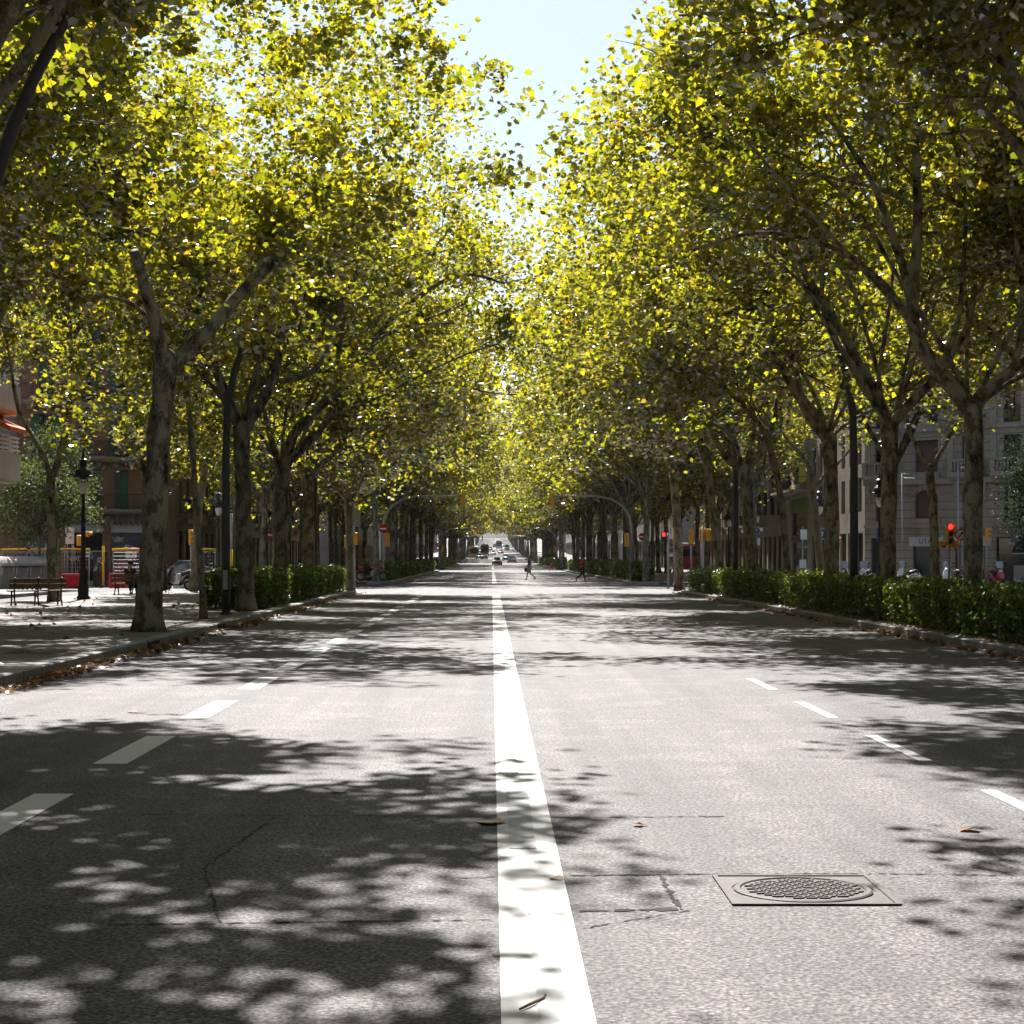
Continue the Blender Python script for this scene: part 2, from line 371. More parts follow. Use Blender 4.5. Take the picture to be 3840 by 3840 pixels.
def rounded(x0, x1, y0, y1, r, n=6):
    pts = []
    for cx, cy, a0 in ((x1 - r, y0 + r, -90), (x1 - r, y1 - r, 0), (x0 + r, y1 - r, 90), (x0 + r, y0 + r, 180)):
        for i in range(n + 1):
            a = R(a0 + 90 * i / n); pts.append((cx + r * math.cos(a), cy + r * math.sin(a)))
    return pts
def slab(pts, inset, name):
    """pavement with a granite kerb round it, both solid"""
    n = len(pts); inner = []
    for i in range(n):
        p0, p1, p2 = Vector(pts[i - 1]), Vector(pts[i]), Vector(pts[(i + 1) % n])
        d1 = (p1 - p0).normalized(); d2 = (p2 - p1).normalized(); nn = Vector((-d1.y - d2.y, d1.x + d2.x))
        nn.normalize(); k = max(0.4, nn.dot(Vector((-d1.y, d1.x)))); inner.append(p1 + nn * inset / k)
    k = MB(); k.add([(p[0], p[1], -0.03) for p in pts] + [(p[0], p[1], 0.135) for p in pts]
                    + [(p[0] + (q[0] - p[0]) * .1, p[1] + (q[1] - p[1]) * .1, 0.15) for p, q in zip(pts, inner)] + [(q[0], q[1], 0.15) for q in inner] + [(q[0], q[1], 0.1) for q in inner],
                    [(j * n + i, j * n + (i + 1) % n, (j + 1) * n + (i + 1) % n, (j + 1) * n + i) for j in range(4) for i in range(n)])
    struct(k, 'kerb', KERB)
    p = MB(); p.add([(q[0], q[1], 0.146) for q in inner], [tuple(range(n))]); struct(p, 'pavement', PAVING)
PROM_L, PROM_R = -16.0, 18.6
slab(rounded(PROM_L, XL, -50, 84.5, 1.6), 0.28, 'pavement')
slab(rounded(PROM_L, XL, 112, 199, 1.6), 0.28, 'pavement')
slab(rounded(XR, PROM_R, -50, 84.5, 1.6), 0.28, 'pavement')
slab(rounded(XR, PROM_R, 110, 199, 1.6), 0.28, 'pavement')
for x0, x1, kx in ((PROM_L, XL - .28, XL), (XR + .28, PROM_R, XR)):
    for y0, y1 in ((199.2, 217), (245, 350), (378, 483), (511, 616), (644, 749), (777, 1050)):
        struct(strip(x0, x1, y0, y1, 0.146), 'pavement', PAVING)
        a, b = sorted((kx, kx + (.28 if kx > 0 else -.28)))
        k = MB(); strip(a, b, y0, y1, 0.15, k)
        ys = sorted(set([y0, y1] + [y for y in YS if y0 < y < y1]))
        vs = []
        for y in ys: vs += [(kx, y, road_z(y) - .02), (kx, y, road_z(y) + .15)]
        k.add(vs, [(2 * i, 2 * i + 1, 2 * i + 3, 2 * i + 2) for i in range(len(ys) - 1)])
        k.add([(x0, y0, road_z(y0)), (x1, y0, road_z(y0)), (x1, y0, road_z(y0) + .146), (x0, y0, road_z(y0) + .146)], [(0, 1, 2, 3)])
        struct(k, 'kerb', KERB)
CL, CR = (-21.9, 122.0), (24.8, 122.0)       # where the chamfered corners meet the avenue front
slab([(-19.4, 199), (-80, 199), (-80, 107), (-32.6, 107), (-19.4, 120.2)], 0.28, 'pavement')
slab([(-19.4, -50), (-19.4, 82), (-31.5, 94), (-80, 94), (-80, -50)], 0.28, 'pavement')
slab([(22.2, 199), (22.2, 120.2), (35.5, 107), (90, 107), (90, 199)], 0.28, 'pavement')

# painted markings, 4 mm above the road
cl = MB(); strip(0.034, 0.365, -20, 82, 0.004, cl); strip(0.06, 0.34, 114, 214, 0.004, cl); strip(0.06, 0.34, 247, 348, 0.004, cl)
struct(cl, 'centre_line', PAINT)
ci = MB()
for x0, x1, y0, y1 in ((0.165, 0.275, 4.0, 8.35), (0.10, 0.25, 10.2, 13.2), (0.05, 0.20, 13.6, 15.1), (0.135, 0.225, 15.25, 17.0), (0.04, 0.2, 17.3, 30)):
    strip(x0, x1, y0, y1, 0.008, ci)
struct(ci, 'overpainted_line', PAINT2)
dl = MB()
for k in range(-1, 17):
    y1 = 12.6 + 4.08 * k
    strip(-3.13, -2.86, y1 - 2.25, y1, 0.004, dl)
struct(dl, 'lane_dashes', PAINT)
dr = MB()
for k in range(-1, 4):
    y1 = 12.8 + 3.95 * k; strip(3.40, 3.51, y1 - 2.1, y1, 0.004, dr)
struct(dr, 'narrow_lane_dashes', PAINT)
# joints and cracks in the asphalt
rng = random.Random(4)
def crack(pts, wd, name='road_joint'):
    mb = MB(); vs = []
    for i in range(len(pts) - 1):
        (xa, ya), (xb, yb) = pts[i], pts[i + 1]; n = max(2, int(math.hypot(xb - xa, yb - ya) / 0.03))
        for k in range(n + (i == len(pts) - 2)):
            t = k / n; w_ = wd * rng.choice((0.15, 0.5, 0.9, 1.4, 2.0)); jx, jy = rng.gauss(0, .005), rng.gauss(0, .007)
            dx, dy = xb - xa, yb - ya; L = math.hypot(dx, dy); px_, py_ = -dy / L * w_ / 2, dx / L * w_ / 2
            c = (xa + dx * t + jx, ya + dy * t + jy); vs += [(c[0] + px_, c[1] + py_, 0.0035), (c[0] - px_, c[1] - py_, 0.0035)]
    mb.add(vs, [(2 * i, 2 * i + 1, 2 * i + 3, 2 * i + 2) for i in range(len(vs) // 2 - 1)]); return struct(mb, name, CRACK)
crack([(0.40, 9.36), (1.1, 9.40), (1.95, 9.41)], .022); crack([(0.40, 8.42), (0.86, 8.47)], .04); crack([(0.87, 8.45), (0.86, 9.36)], .018)
crack([(-1.85, 8.1), (0.0, 8.22)], .014); crack([(-0.2, 9.3), (0.02, 9.31)], .01); crack([(0.37, 11.45), (1.45, 11.5)], .016)
crack([(1.97, 9.42), (2.8, 9.36), (3.6, 9.5)], .014); crack([(-2.4, 11.6), (-0.1, 11.5)], .012); crack([(0.36, 8.0), (0.9, 8.43)], .008); crack([(2.7, 9.36), (3.1, 10.2), (3.3, 11.4)], .012); crack([(-1.2, 8.15), (-1.5, 9.6), (-1.35, 11.5)], .009)

# manhole
MX, MY, MS = 1.515, 8.95, 0.395
IRONF = mat('worn_cast_iron', (0.085, 0.078, 0.074), 0.6, 0.0, 0.22, noise=0.25, nscale=14)
mh = thing('manhole_cover', 'square cast iron manhole with round patterned lid in the road', 'manhole', (MX, MY, 0))
f = MB(); n = 40
ring = [(MX + .345 * math.cos(2 * math.pi * i / n), MY + .345 * math.sin(2 * math.pi * i / n)) for i in range(n)]
def sq(i):
    c, s_ = math.cos(2 * math.pi * i / n), math.sin(2 * math.pi * i / n); k = MS / max(abs(c), abs(s_)); return (MX + k * c, MY + k * s_)
sqs = [sq(i) for i in range(n)]
f.add([(x, y, 0.004) for x, y in sqs] + [(x, y, 0.011) for x, y in sqs] + [(MX + (x - MX) * .94, MY + (y - MY) * .94, 0.011) for x, y in sqs] + [(MX + (x - MX) * .93, MY + (y - MY) * .93, 0.005) for x, y in sqs]
      + [(x, y, 0.005) for x, y in ring] + [(x, y, -0.01) for x, y in ring], [(j * n + i, j * n + (i + 1) % n, (j + 1) * n + (i + 1) % n, (j + 1) * n + i) for j in range(5) for i in range(n)])
f.build('frame', IRONF, mh)
ld = MB(); ld.lathe([(0.335, -0.01), (0.335, 0.008), (0.325, 0.013), (0.305, 0.013), (0.298, 0.006)], (MX, MY, 0), 40, 0, False)
for j in range(-7, 8):
    for i in range(-5, 6):
        x = (i + (0.5 if j % 2 else 0)) * 0.062; y = j * 0.04
        if math.hypot(x, y) < 0.268 and not (abs(x) < 0.06 and abs(y) < .02):
            ld.box((MX + x, MY + y, 0.0085), (0.05, 0.014, 0.009)); ld.box((MX + x + .028, MY + y + .018, 0.0085), (0.012, 0.022, 0.009))
ldo = ld.build('lid', IRONF, mh)
hs = MB(); hs.disc((MX, MY, 0.0075), 0.042, (0, 0, 1), 0.003, 16); hs.build('lifting_slot', CRACK, ldo)

# ------------------------------------------------------------------ leaves and trees
LT_LOBED = (np.array([(0, 0, 0), (.34, .04, .06), (.36, .24, .05), (.54, .46, .14), (.29, .60, .05), (.05, 1, -.05), (-.27, .62, .05), (-.50, .50, .10), (-.37, .22, .05), (-.30, .02, .08)], float), [(0, 1, 2, 3, 4, 5), (5, 6, 7, 8, 9, 0)])
LT_KITE = (np.array([(0, 0, 0), (.42, .35, .1), (0, 1, 0), (-.42, .35, .1)], float), [(0, 1, 2), (0, 2, 3)])
def mesh_np(name, co, faces_idx, loop_tot, mats, smooth=False, mi=None):
    me = bpy.data.meshes.new(name)
    me.vertices.add(len(co)); me.vertices.foreach_set('co', co.astype(np.float32).ravel())
    me.loops.add(len(faces_idx)); me.loops.foreach_set('vertex_index', faces_idx.astype(np.int32))
    me.polygons.add(len(loop_tot)); ls = np.concatenate([[0], np.cumsum(loop_tot)[:-1]]).astype(np.int32)
    me.polygons.foreach_set('loop_start', ls)
    if smooth: me.polygons.foreach_set('use_smooth', np.ones(len(loop_tot), bool))
    for m in mats: me.materials.append(m)
    me.update(calc_edges=True); return me
def leaf_mesh(name, pos, size, rs, tmpl, m, up=0.75, spread=0.75, nrm=None):
    N = len(pos); tv, tf = tmpl
    n = rs.normal(size=(N, 3)) * spread; n[:, 2] += up
    if nrm is not None: n += nrm
    n /= np.linalg.norm(n, axis=1, keepdims=True)
    t = rs.normal(size=(N, 3)); t[:, 2] -= 0.5; t -= n * (t * n).sum(1, keepdims=True); t /= np.linalg.norm(t, axis=1, keepdims=True)
    b = np.cross(t, n); s = size * rs.uniform(0.6, 1.25, size=(N, 1))
    curl = rs.uniform(-0.5, 1.6, size=(N, 1))
    co = np.zeros((N, len(tv), 3))
    for k, (x, y, z) in enumerate(tv): co[:, k] = pos + s * (b * x + t * (y - .4) + n * z * curl)
    K = len(tv); fi = np.concatenate([np.array(f) for f in tf]); lt = np.array([len(f) for f in tf])
    idx = (np.arange(N)[:, None] * K + fi[None]).ravel()
    return mesh_np(name, co.reshape(-1, 3), idx, np.tile(lt, N), [m])

def nv(v): return v / (np.linalg.norm(v) + 1e-9)
def resample(pts, step):
    pts = np.asarray(pts, float); seg = np.linalg.norm(np.diff(pts, axis=0), axis=1); L = np.concatenate([[0], np.cumsum(seg)])
    n = max(3, int(L[-1] / step) + 1); t = np.linspace(0, L[-1], n)
    p = np.stack([np.interp(t, L, pts[:, i]) for i in range(3)], 1)
    for _ in range(2): p[1:-1] = 0.25 * p[:-2] + 0.5 * p[1:-1] + 0.25 * p[2:]
    return p, L[-1]
THIN = 0.56
def grow_tree(seed, limbs, n_leaves, leaf, tmpl, zmin, zmax, env, m_leaf=None, m_bark=None, extra=None, twigs=True, sub_step=0.62, sub_len=(1.5, 3.2)):
    """limbs: list of (points, r0, r1); the first is the trunk. Returns trunk, branch and crown meshes in the points' coordinates"""
    rs = np.random.RandomState(seed); rd = random.Random(seed)
    tr = MB(); br = MB(); cl = []; allp = []; allr = []
    limbs = list(limbs)
    for li, (pts, r0, r1) in enumerate(limbs):
        p, L = resample(pts, 0.35 if li else 0.4)
        n = len(p); rad = np.linspace(r0, r1, n) * (1 + rs.normal(size=n) * 0.035)
        if li == 0:
            h = p[:, 2] - p[0, 2]; rad *= 1 + 0.42 * np.exp(-h / 0.35) + 0.10 * np.exp(-((L - h) / 0.5) ** 2)
        j = rs.normal(size=p.shape) * r0 * 0.05; j[0] = 0; p = p + j
        tr.tube([tuple(q) for q in p], list(rad), 12 if r0 > .12 else 8)
        if li == 0:
            if r0 > .12: tr.sphere(tuple(p[-1]), float(rad[-1]) * 1.0, 12, 8)
            continue
        allp.append(p); allr.append(rad)
        i0 = int(n * 0.22); stp = max(1, int(sub_step / (L / n)))
        for i in range(i0, n, stp):
            if p[i, 2] < zmin - 0.4: continue
            t = nv(p[min(i + 1, n - 1)] - p[max(i - 1, 0)])
            for _ in range(1 if i < n - 2 else 3):
                d = rs.normal(size=3); d -= t * d.dot(t) * 0.6; d = nv(nv(d) + t * 0.45 + np.array([0, 0, 0.28])); ln = rs.uniform(*sub_len) * (1 - 0.3 * i / n)
                q = [p[i]]; dd = d
                for k in range(4): dd = nv(dd + rs.normal(size=3) * 0.16 + np.array([0, 0, 0.02])); q.append(q[-1] + dd * ln / 4)
                if not env(q[-1]) or q[-1][2] < zmin - .3: continue
                rb = min(rad[i] * 0.5, 0.035)
                if twigs: br.tube([tuple(x) for x in q], list(np.linspace(rb, 0.012, 5)), 5, 0, False)
                for k in (2, 3, 4):
                    for _ in range(2):
                        td = nv(dd + rs.normal(size=3) * 0.8); tl = rs.uniform(0.6, 1.2); e = q[k] + td * tl + np.array([0, 0, -0.1])
                        if twigs: br.tube([tuple(q[k]), tuple((q[k] + e) / 2 + np.array([0, 0, .06])), tuple(e)], [0.012, .009, .005], 3, 0, False)
                        cl += [e, q[k] * 0.4 + e * 0.6]
    cl = np.array(cl)
    keep = np.array([(zmin + rs.uniform(-.5, .5) < c[2] < zmax) and env(c) for c in cl]); cl = cl[keep]
    if extra is not None and len(extra):
        AP = np.concatenate(allp); AR = np.concatenate(allr)
        order = np.argsort([((AP - e) ** 2).sum(1).min() for e in extra])
        for e in extra[order]:                                       # each outlying clump hangs on a bough that grows from the nearest limb
            d = ((AP - e) ** 2 * np.array([1, 1, 1.3])).sum(1) + 4.0 * (AP[:, 2] > e[2]); j = int(np.argmin(d)); a = AP[j]; v = e - a; L = np.linalg.norm(v); bow = np.array([0, 0, .12 * L]) + rs.normal(size=3) * .07 * L
            q = [a, a + v * .35 + bow, a + v * .7 + bow * .9, e]; r_ = min(AR[j] * .55, .012 + .009 * L)
            br.tube([tuple(x) for x in q], [r_, r_ * .8, r_ * .55, .006], 5, 0, False)
            AP = np.concatenate([AP, [q[1], q[2]]]); AR = np.concatenate([AR, [r_ * .8, r_ * .55]])
        cl = np.concatenate([cl, extra, extra + rs.normal(size=extra.shape) * .45])
    wt = rs.uniform(0.2, 1.5, len(cl)) ** 1.7; wt /= wt.sum()
    n_leaves = int(n_leaves * THIN); cnt = rs.multinomial(n_leaves, wt); base = np.repeat(cl, cnt, axis=0)
    sg = np.repeat(rs.uniform(0.16, 0.42, len(cl)), cnt)[:, None]
    off = rs.normal(size=base.shape) * sg * np.array([1, 1, 0.7]); off[:, 2] -= (off[:, 0] ** 2 + off[:, 1] ** 2) * 0.25
    crown = leaf_mesh('crown', base + off, leaf, rs, tmpl, m_leaf or LEAF, .5, .6, np.array([sd.x, sd.y, sd.z]) * .65)
    return tr, br, crown
def mb_mesh(mb, name, m):
    me = bpy.data.meshes.new(name); me.from_pydata(mb.v, [], mb.f); me.materials.append(m)
    me.polygons.foreach_set('use_smooth', np.ones(len(me.polygons), bool)); me.update(); return me
def plant(meshes, loc, rz, label, group, name='plane_tree', scale=1.0, flip=False):
    t = thing(name, label, 'tree', loc, group); t.rotation_euler = (0, 0, rz); t.scale = (-scale if flip else scale, scale, scale)
    for nm, me in zip(('trunk', 'branches', 'crown'), meshes):
        if me is None: continue
        o = bpy.data.objects.new(nm, me); COL.objects.link(o); o.parent = t
    return t
def arc_limb(rs, p0, az, el0, length, arch, wob=0.07, step=0.6):
    p = np.array(p0, float); pts = [p.copy()]; n = int(length / step); d = np.array([math.cos(az) * math.cos(el0), math.sin(az) * math.cos(el0), math.sin(el0)])
    out = np.array([math.cos(az), math.sin(az), 0])
    for i in range(n):
        d = nv(d + out * arch * (i / n) + rs.normal(size=3) * wob); p = p + d * step; pts.append(p.copy())
    return pts
def generic_limbs(seed, r=0.21, lean=0.25, fork=None, top=15.0, reach=1.0):
    """an alley plane tree; local +X is the side of the road"""
    rs = np.random.RandomState(seed); fk = fork or rs.uniform(4.2, 5.6); lx = rs.uniform(-.1, lean)
    c = np.array([lx, rs.uniform(-.2, .2), fk]); limbs = [([(0, 0, -0.1), (lx * .3, 0, fk * .4), (lx * .6, c[1] * .6, fk * .75), tuple(c)], r, r * 0.82)]
    for az, el, ln, ar in ((0.15, 58, 10.5, .16), (-0.6, 66, 10.5, .12), (0.75, 64, 10.5, .12), (2.6, 62, 9, .12), (-2.4, 60, 9, .12), (1.6, 74, 10, .05), (-1.5, 70, 10, .05)):
        k_ = reach if abs(az) < 1 else 1
        limbs.append((arc_limb(rs, c + rs.normal(size=3) * .04, az + rs.uniform(-.3, .3), R(el + rs.uniform(-7, 7)), ln * k_ * rs.uniform(.85, 1.1), ar * (1 + (k_ - 1) * 2)), r * rs.uniform(.42, .62), 0.03))
    return limbs
# ------------------------------------------------------------------ the trees
def pix(px, py, D):
    return np.array([(px - VX) * D / F_PX, D, CAM_H + (HY - py) * D / F_PX])
def traced(D, base, zoom, limbs):
    """limb outlines measured on the photograph, given the tree's own distance, depth offsets and true thickness (metres)"""
    x0, y0, k = zoom; out = []
    for pts, r0, r1 in limbs:
        L = []
        for i, p in enumerate(pts):
            dy = p[2] if len(p) > 2 else 0
            L.append(pix(x0 + p[0] * k, y0 + p[1] * k, D + dy) - base)
        out.append((L, r0, r1))
    return out
def ramp_d(pts, d):            # spreads a limb's depth offset from 0 to d along its length
    n = len(pts); return [(x, y, d * i / (n - 1)) for i, (x, y) in enumerate(pts)]
ZR, ZL = (2200, 600, .849), (0, 700, .849)
GL, GR = 'plane trees along the left kerb', 'plane trees along the right kerb'
def env_left(x0, lim=0.7, front=-6, ztop=12):
    return lambda c: -15 < x0 + c[0] < lim - max(0, c[2] - 11.5) * .3 and front < c[1] + max(0, c[2] - ztop) * 6 and c[1] < 6.5 and c[1] > -6
def env_right(x0, lim=0.9, front=-6, ztop=12, slope=0):
    return lambda c: lim + max(0, c[2] - 9.6) * .8 < x0 + c[0] < 19 and front < c[1] + max(0, c[2] - ztop) * 6 and c[1] < 6.5 and c[1] > -6 and c[2] > slope - .25 * c[0] * (c[0] < 0) * 0
def fill_limbs(seed, c, n, r=0.07, side=0, ln=9.0, el=(50, 76)):
    rs = np.random.RandomState(seed); out = []
    for i in range(n):
        az = side + rs.uniform(-1.0, 1.0) * (1.2 if i < n * .6 else 3.1)
        out.append((arc_limb(rs, np.array(c) + rs.normal(size=3) * .05, az, R(rs.uniform(*el)), ln * rs.uniform(.75, 1.1), rs.uniform(.04, .18), .13), r * rs.uniform(.8, 1.2), 0.025))
    return out
def hand_tree(seed, D, X, zoom, limbs, fills, label, group, bark, n=34000, leaf=.2, zmin=5.0, env=None, name='plane_tree', zmax=19.5, mleaf=None, blobs=None, **kw):
    base = np.array([X, D, 0.15]); L = traced(D, base, zoom, limbs)
    top = L[0][0][-1]
    L0 = [np.array([L[0][0][0][0], 0, -0.1])] + [p for p in L[0][0]]
    L[0] = (L0, L[0][1], L[0][2])
    for f in fills: L += fill_limbs(seed + 7 + len(L), top if f.get('c') is None else f['c'], f['n'], f.get('r', .07), f.get('side', 0), f.get('ln', 9), f.get('el', (50, 76)))
    if blobs:
        rb = np.random.RandomState(seed + 500); ex = []
        for cen, rad, k in blobs:
            u = rb.normal(size=(k * 3, 3)); u /= np.linalg.norm(u, axis=1, keepdims=True); q = np.array(cen) + u * np.array(rad) * rb.uniform(.2, 1, (k * 3, 1)) ** .4
            ex += [c for c in q if c[2] > zmin + rb.uniform(-.4, .4) and env(c) and math.sin(c[0] * 1.7 + c[2] * 1.3 + seed) + math.sin(c[1] * 2.1 - c[2] * .9) > -.7][:k]
        kw['extra'] = np.array(ex)
    tr, br, cr = grow_tree(seed, L, n, leaf, LT_LOBED, zmin, zmax, env, mleaf, **kw)
    return plant((mb_mesh(tr, 'trunk', bark), mb_mesh(br, 'branches', bark), cr), tuple(base), 0, label, group, name)

# left kerb row
hand_tree(1, 36.9, -6.9, ZL, [
    ([(655, 1925), (668, 1700), (688, 1400), (700, 1150), (718, 900), (733, 770)], .265, .235),
    (ramp_d([(722, 785), (700, 680), (690, 590), (650, 460), (612, 350), (590, 285)], -1.2), .16, .10),
    (ramp_d([(755, 800), (830, 710), (930, 640), (985, 545), (1040, 500), (1130, 400), (1230, 310)], 1.0), .17, .10),
    (ramp_d([(680, 600), (600, 520), (540, 485), (440, 480), (340, 500)], -2.0), .05, .02)],
    [],
    'thick plane tree with two sawn-off forked limbs, alone on the left pavement edge', GL, BARK, 34000, .148, 5.6, (lambda e: lambda c: e(c) and (c[0] < 1.2 or c[2] > 7.4))(env_left(-6.9, .4, .1, 12.2)), blobs=[((0, 2.6, 11), (7.5, 3.2, 5.5), 260)])
hand_tree(2, 44.4, -7.05, ZL, [
    ([(900, 1900), (890, 1700), (872, 1500), (852, 1200), (832, 950), (820, 830)], .085, .06),
    (ramp_d([(820, 830), (815, 700), (830, 560), (860, 400)], .5), .055, .02)],
    [dict(n=3, r=.03, ln=4.5, side=0)], 'slender young plane tree with dark stem between thick forked tree and lamp post', GL, BARKDARK, 7000, .19, 6.0, env_left(-7.05), 'plane_tree', 14)
hand_tree(3, 51, -6.95, ZL, [
    ([(1088, 1720), (1085, 1690), (1075, 1400), (1066, 1150), (1065, 1060)], .24, .215),
    (ramp_d([(1050, 1050), (1000, 980), (970, 880), (940, 740), (930, 560), (900, 350)], -1.5), .13, .03),
    (ramp_d([(1085, 1070), (1140, 980), (1190, 900), (1230, 800), (1240, 640), (1265, 540), (1330, 350), (1350, 150)], 1.0), .16, .04),
    (ramp_d([(1235, 860), (1380, 840), (1435, 760), (1470, 650), (1540, 450), (1620, 280), (1670, 180), (1760, 20)], -1.0), .08, .03),
    (ramp_d([(1495, 760), (1510, 620), (1570, 400), (1640, 230)], .8), .05, .025)],
    [dict(n=4, r=.06, side=.3, ln=9), dict(n=3, r=.06, side=2.8, ln=8)],
    'dark-barked plane tree right behind the lamp post where the left hedge begins', GL, BARKDARK, 48000, .148, 4.1, env_left(-6.95, .9, .3, 13), blobs=[((-2.2, 1.6, 6.3), (3.6, 2.5, 2.2), 130), ((3, 2, 12), (5, 3, 4.5), 130), ((-1, 1, 15.5), (6.5, 3.5, 3.6), 150)])
hand_tree(4, 60, -7.0, ZL, [
    ([(1240, 1700), (1240, 1600), (1240, 1400), (1250, 1255)], .245, .235),
    (ramp_d([(1235, 1250), (1205, 1130), (1170, 1020), (1150, 900), (1130, 700)], -1.5), .12, .03),
    (ramp_d([(1255, 1240), (1290, 1080), (1400, 990), (1470, 910), (1560, 840), (1600, 740), (1700, 610), (1820, 500), (1960, 410), (2080, 375), (2230, 430)], -1.0), .19, .03),
    (ramp_d([(1290, 1200), (1400, 1100), (1480, 980), (1510, 860), (1540, 600), (1620, 350)], 1.5), .13, .03),
    (ramp_d([(1600, 740), (1720, 640), (1850, 600), (2050, 520)], -1), .07, .025)],
    [dict(n=4, r=.06, side=.3, ln=10), dict(n=3, r=.06, side=2.8, ln=8)],
    'plane tree in the left hedge with long limbs arching out over the road', GL, BARKDARK, 48000, .152, 4.3, env_left(-7.0, 1.8, .2, 13), blobs=[((-2.5, 1.6, 6.3), (3.4, 2.5, 2.0), 90), ((4.5, 1.5, 11.5), (4.5, 2.5, 3.5), 120), ((0, 1, 16), (6.5, 3.5, 3.4), 150)])
hand_tree(5, 69, -7.0, ZL, [
    ([(1365, 1690), (1362, 1500), (1360, 1290)], .24, .2),
    (ramp_d([(1370, 1285), (1420, 1220), (1520, 1150), (1530, 1080), (1520, 930), (1560, 760)], 1), .11, .03),
    (ramp_d([(1350, 1275), (1300, 1180), (1290, 1000), (1320, 800)], -1), .12, .03)],
    [dict(n=5, r=.07, side=.2, ln=10), dict(n=2, r=.06, side=2.8, ln=8)],
    'plane tree with elbowed limb towards the far part of the near left hedge', GL, BARK, 36000, .162, 4.0, env_left(-7, 1.8, -.5, 12), blobs=[((1, 1, 6.2), (5, 2.5, 2.0), 120), ((5, 1.5, 11.5), (4, 2.5, 3.5), 120)])
hand_tree(6, 83, -6.6, ZL, [
    ([(1545, 1690), (1542, 1550), (1540, 1400)], .19, .17),
    (ramp_d([(1540, 1400), (1500, 1340), (1430, 1300), (1380, 1200)], -1), .1, .04),
    (ramp_d([(1548, 1380), (1570, 1280), (1640, 1230), (1720, 1100)], 1), .11, .04)],
    [dict(n=5, r=.07, side=.2, ln=9), dict(n=2, r=.06, side=2.8, ln=8)],
    'pale-barked plane tree at the crossing end of the near left hedge', GL, BARKPALE, 30000, .2, 4.4, env_left(-6.6, 1.9), blobs=[((4.5, 0, 9.5), (4.4, 3, 4), 150)])
# right kerb row
XTR = 9.5
hand_tree(11, 36.3, XTR, ZR, [
    ([(1705, 1880), (1708, 1500), (1712, 1250), (1706, 1110)], .2, .185),
    (ramp_d([(1695, 1115), (1640, 1020), (1540, 920), (1460, 820), (1430, 700), (1440, 600), (1455, 450), (1465, 300), (1465, 100), (1455, -20), (1430, -250), (1400, -450)], 0.8), .17, .05),
    (ramp_d([(1432, 710), (1385, 630), (1300, 530), (1180, 430), (1060, 370), (900, 330), (750, 310), (640, 340), (470, 400)], -1.5), .075, .025),
    (ramp_d([(1435, 620), (1400, 470), (1350, 350), (1310, 200), (1260, 80), (1190, -20), (1080, -180), (950, -300)], -0.8), .1, .03),
    (ramp_d([(1452, 210), (1380, 150), (1290, 120), (1150, 100), (1000, 50), (800, 60)], 1.5), .06, .02),
    (ramp_d([(1728, 1050), (1800, 980), (1870, 930), (1960, 880), (2060, 780), (2150, 600)], .5), .12, .04),
    (ramp_d([(1890, 920), (1925, 750), (1935, 600), (1890, 300), (1850, 100), (1830, -200)], 1.2), .08, .03),
    (ramp_d([(1570, 890), (1620, 800), (1650, 700), (1660, 500), (1680, 250), (1650, 50), (1600, -200)], 2), .06, .025)],
    [dict(n=3, r=.05, side=3.1, ln=9.5), dict(n=2, r=.05, side=0, ln=8)],
    'big plane tree with snaking main limb, nearest in view on the right', GR, BARK, 42000, .145, 6.9, env_right(XTR, .6, .4, 12.4), blobs=[((-4, 2.6, 10.5), (4.6, 2.6, 3.2), 150), ((-3, -1, 14.6), (5.5, 4.5, 1.8), 130)])
hand_tree(12, 43.8, XTR, ZR, [
    ([(1330, 1860), (1335, 1500), (1340, 1300), (1335, 1190)], .2, .19),
    (ramp_d([(1322, 1185), (1310, 1080), (1270, 1000), (1200, 920), (1170, 820), (1100, 720), (1030, 590), (950, 500), (920, 380), (890, 270), (800, 100), (700, -50)], 1.0), .15, .04),
    (ramp_d([(1340, 1180), (1400, 1090), (1480, 1040), (1540, 960), (1620, 860), (1700, 700), (1720, 500), (1690, 300)], -1.5), .13, .04),
    (ramp_d([(1040, 600), (1040, 480), (1045, 350), (1080, 150), (1100, -100)], .8), .06, .025)],
    [dict(n=4, r=.06, side=3.1, ln=9.5), dict(n=3, r=.05, side=0, ln=8)],
    'plane tree with knobbly pollard fork, beside the parking sign on the right', GR, BARK, 46000, .148, 6.0, env_right(XTR, .4, .4, 12.4), blobs=[((-5, 2.6, 10), (4.4, 2.6, 3.6), 150), ((-1, 1, 15.5), (6, 3.5, 3.2), 110)])
hand_tree(13, 51.5, XTR, ZR, [
    ([(1080, 1850), (1082, 1500), (1078, 1300), (1070, 1230)], .21, .2),
    (ramp_d([(1065, 1235), (1000, 1160), (950, 1050), (900, 1000), (850, 880), (770, 770), (690, 690), (560, 630), (440, 600), (340, 610), (280, 560)], -1.5), .17, .025),
    (ramp_d([(945, 1040), (920, 900), (880, 800), (830, 650), (790, 560), (720, 450), (640, 380), (520, 200)], 1.5), .1, .03),
    (ramp_d([(925, 870), (940, 750), (970, 580), (960, 350), (900, 100)], 2), .06, .025),
    (ramp_d([(1068, 1195), (1100, 1080), (1140, 960), (1200, 700), (1210, 450)], .5), .06, .025)],
    [dict(n=4, r=.06, side=3.1, ln=10), dict(n=2, r=.05, side=0, ln=8)],
    'plane tree with one long low limb reaching over the road, left of right lamp post', GR, BARK, 42000, .152, 5.3, env_right(XTR, .2, .3, 12.4), blobs=[((-5.2, 2.4, 10), (4.6, 2.6, 3.8), 200)])
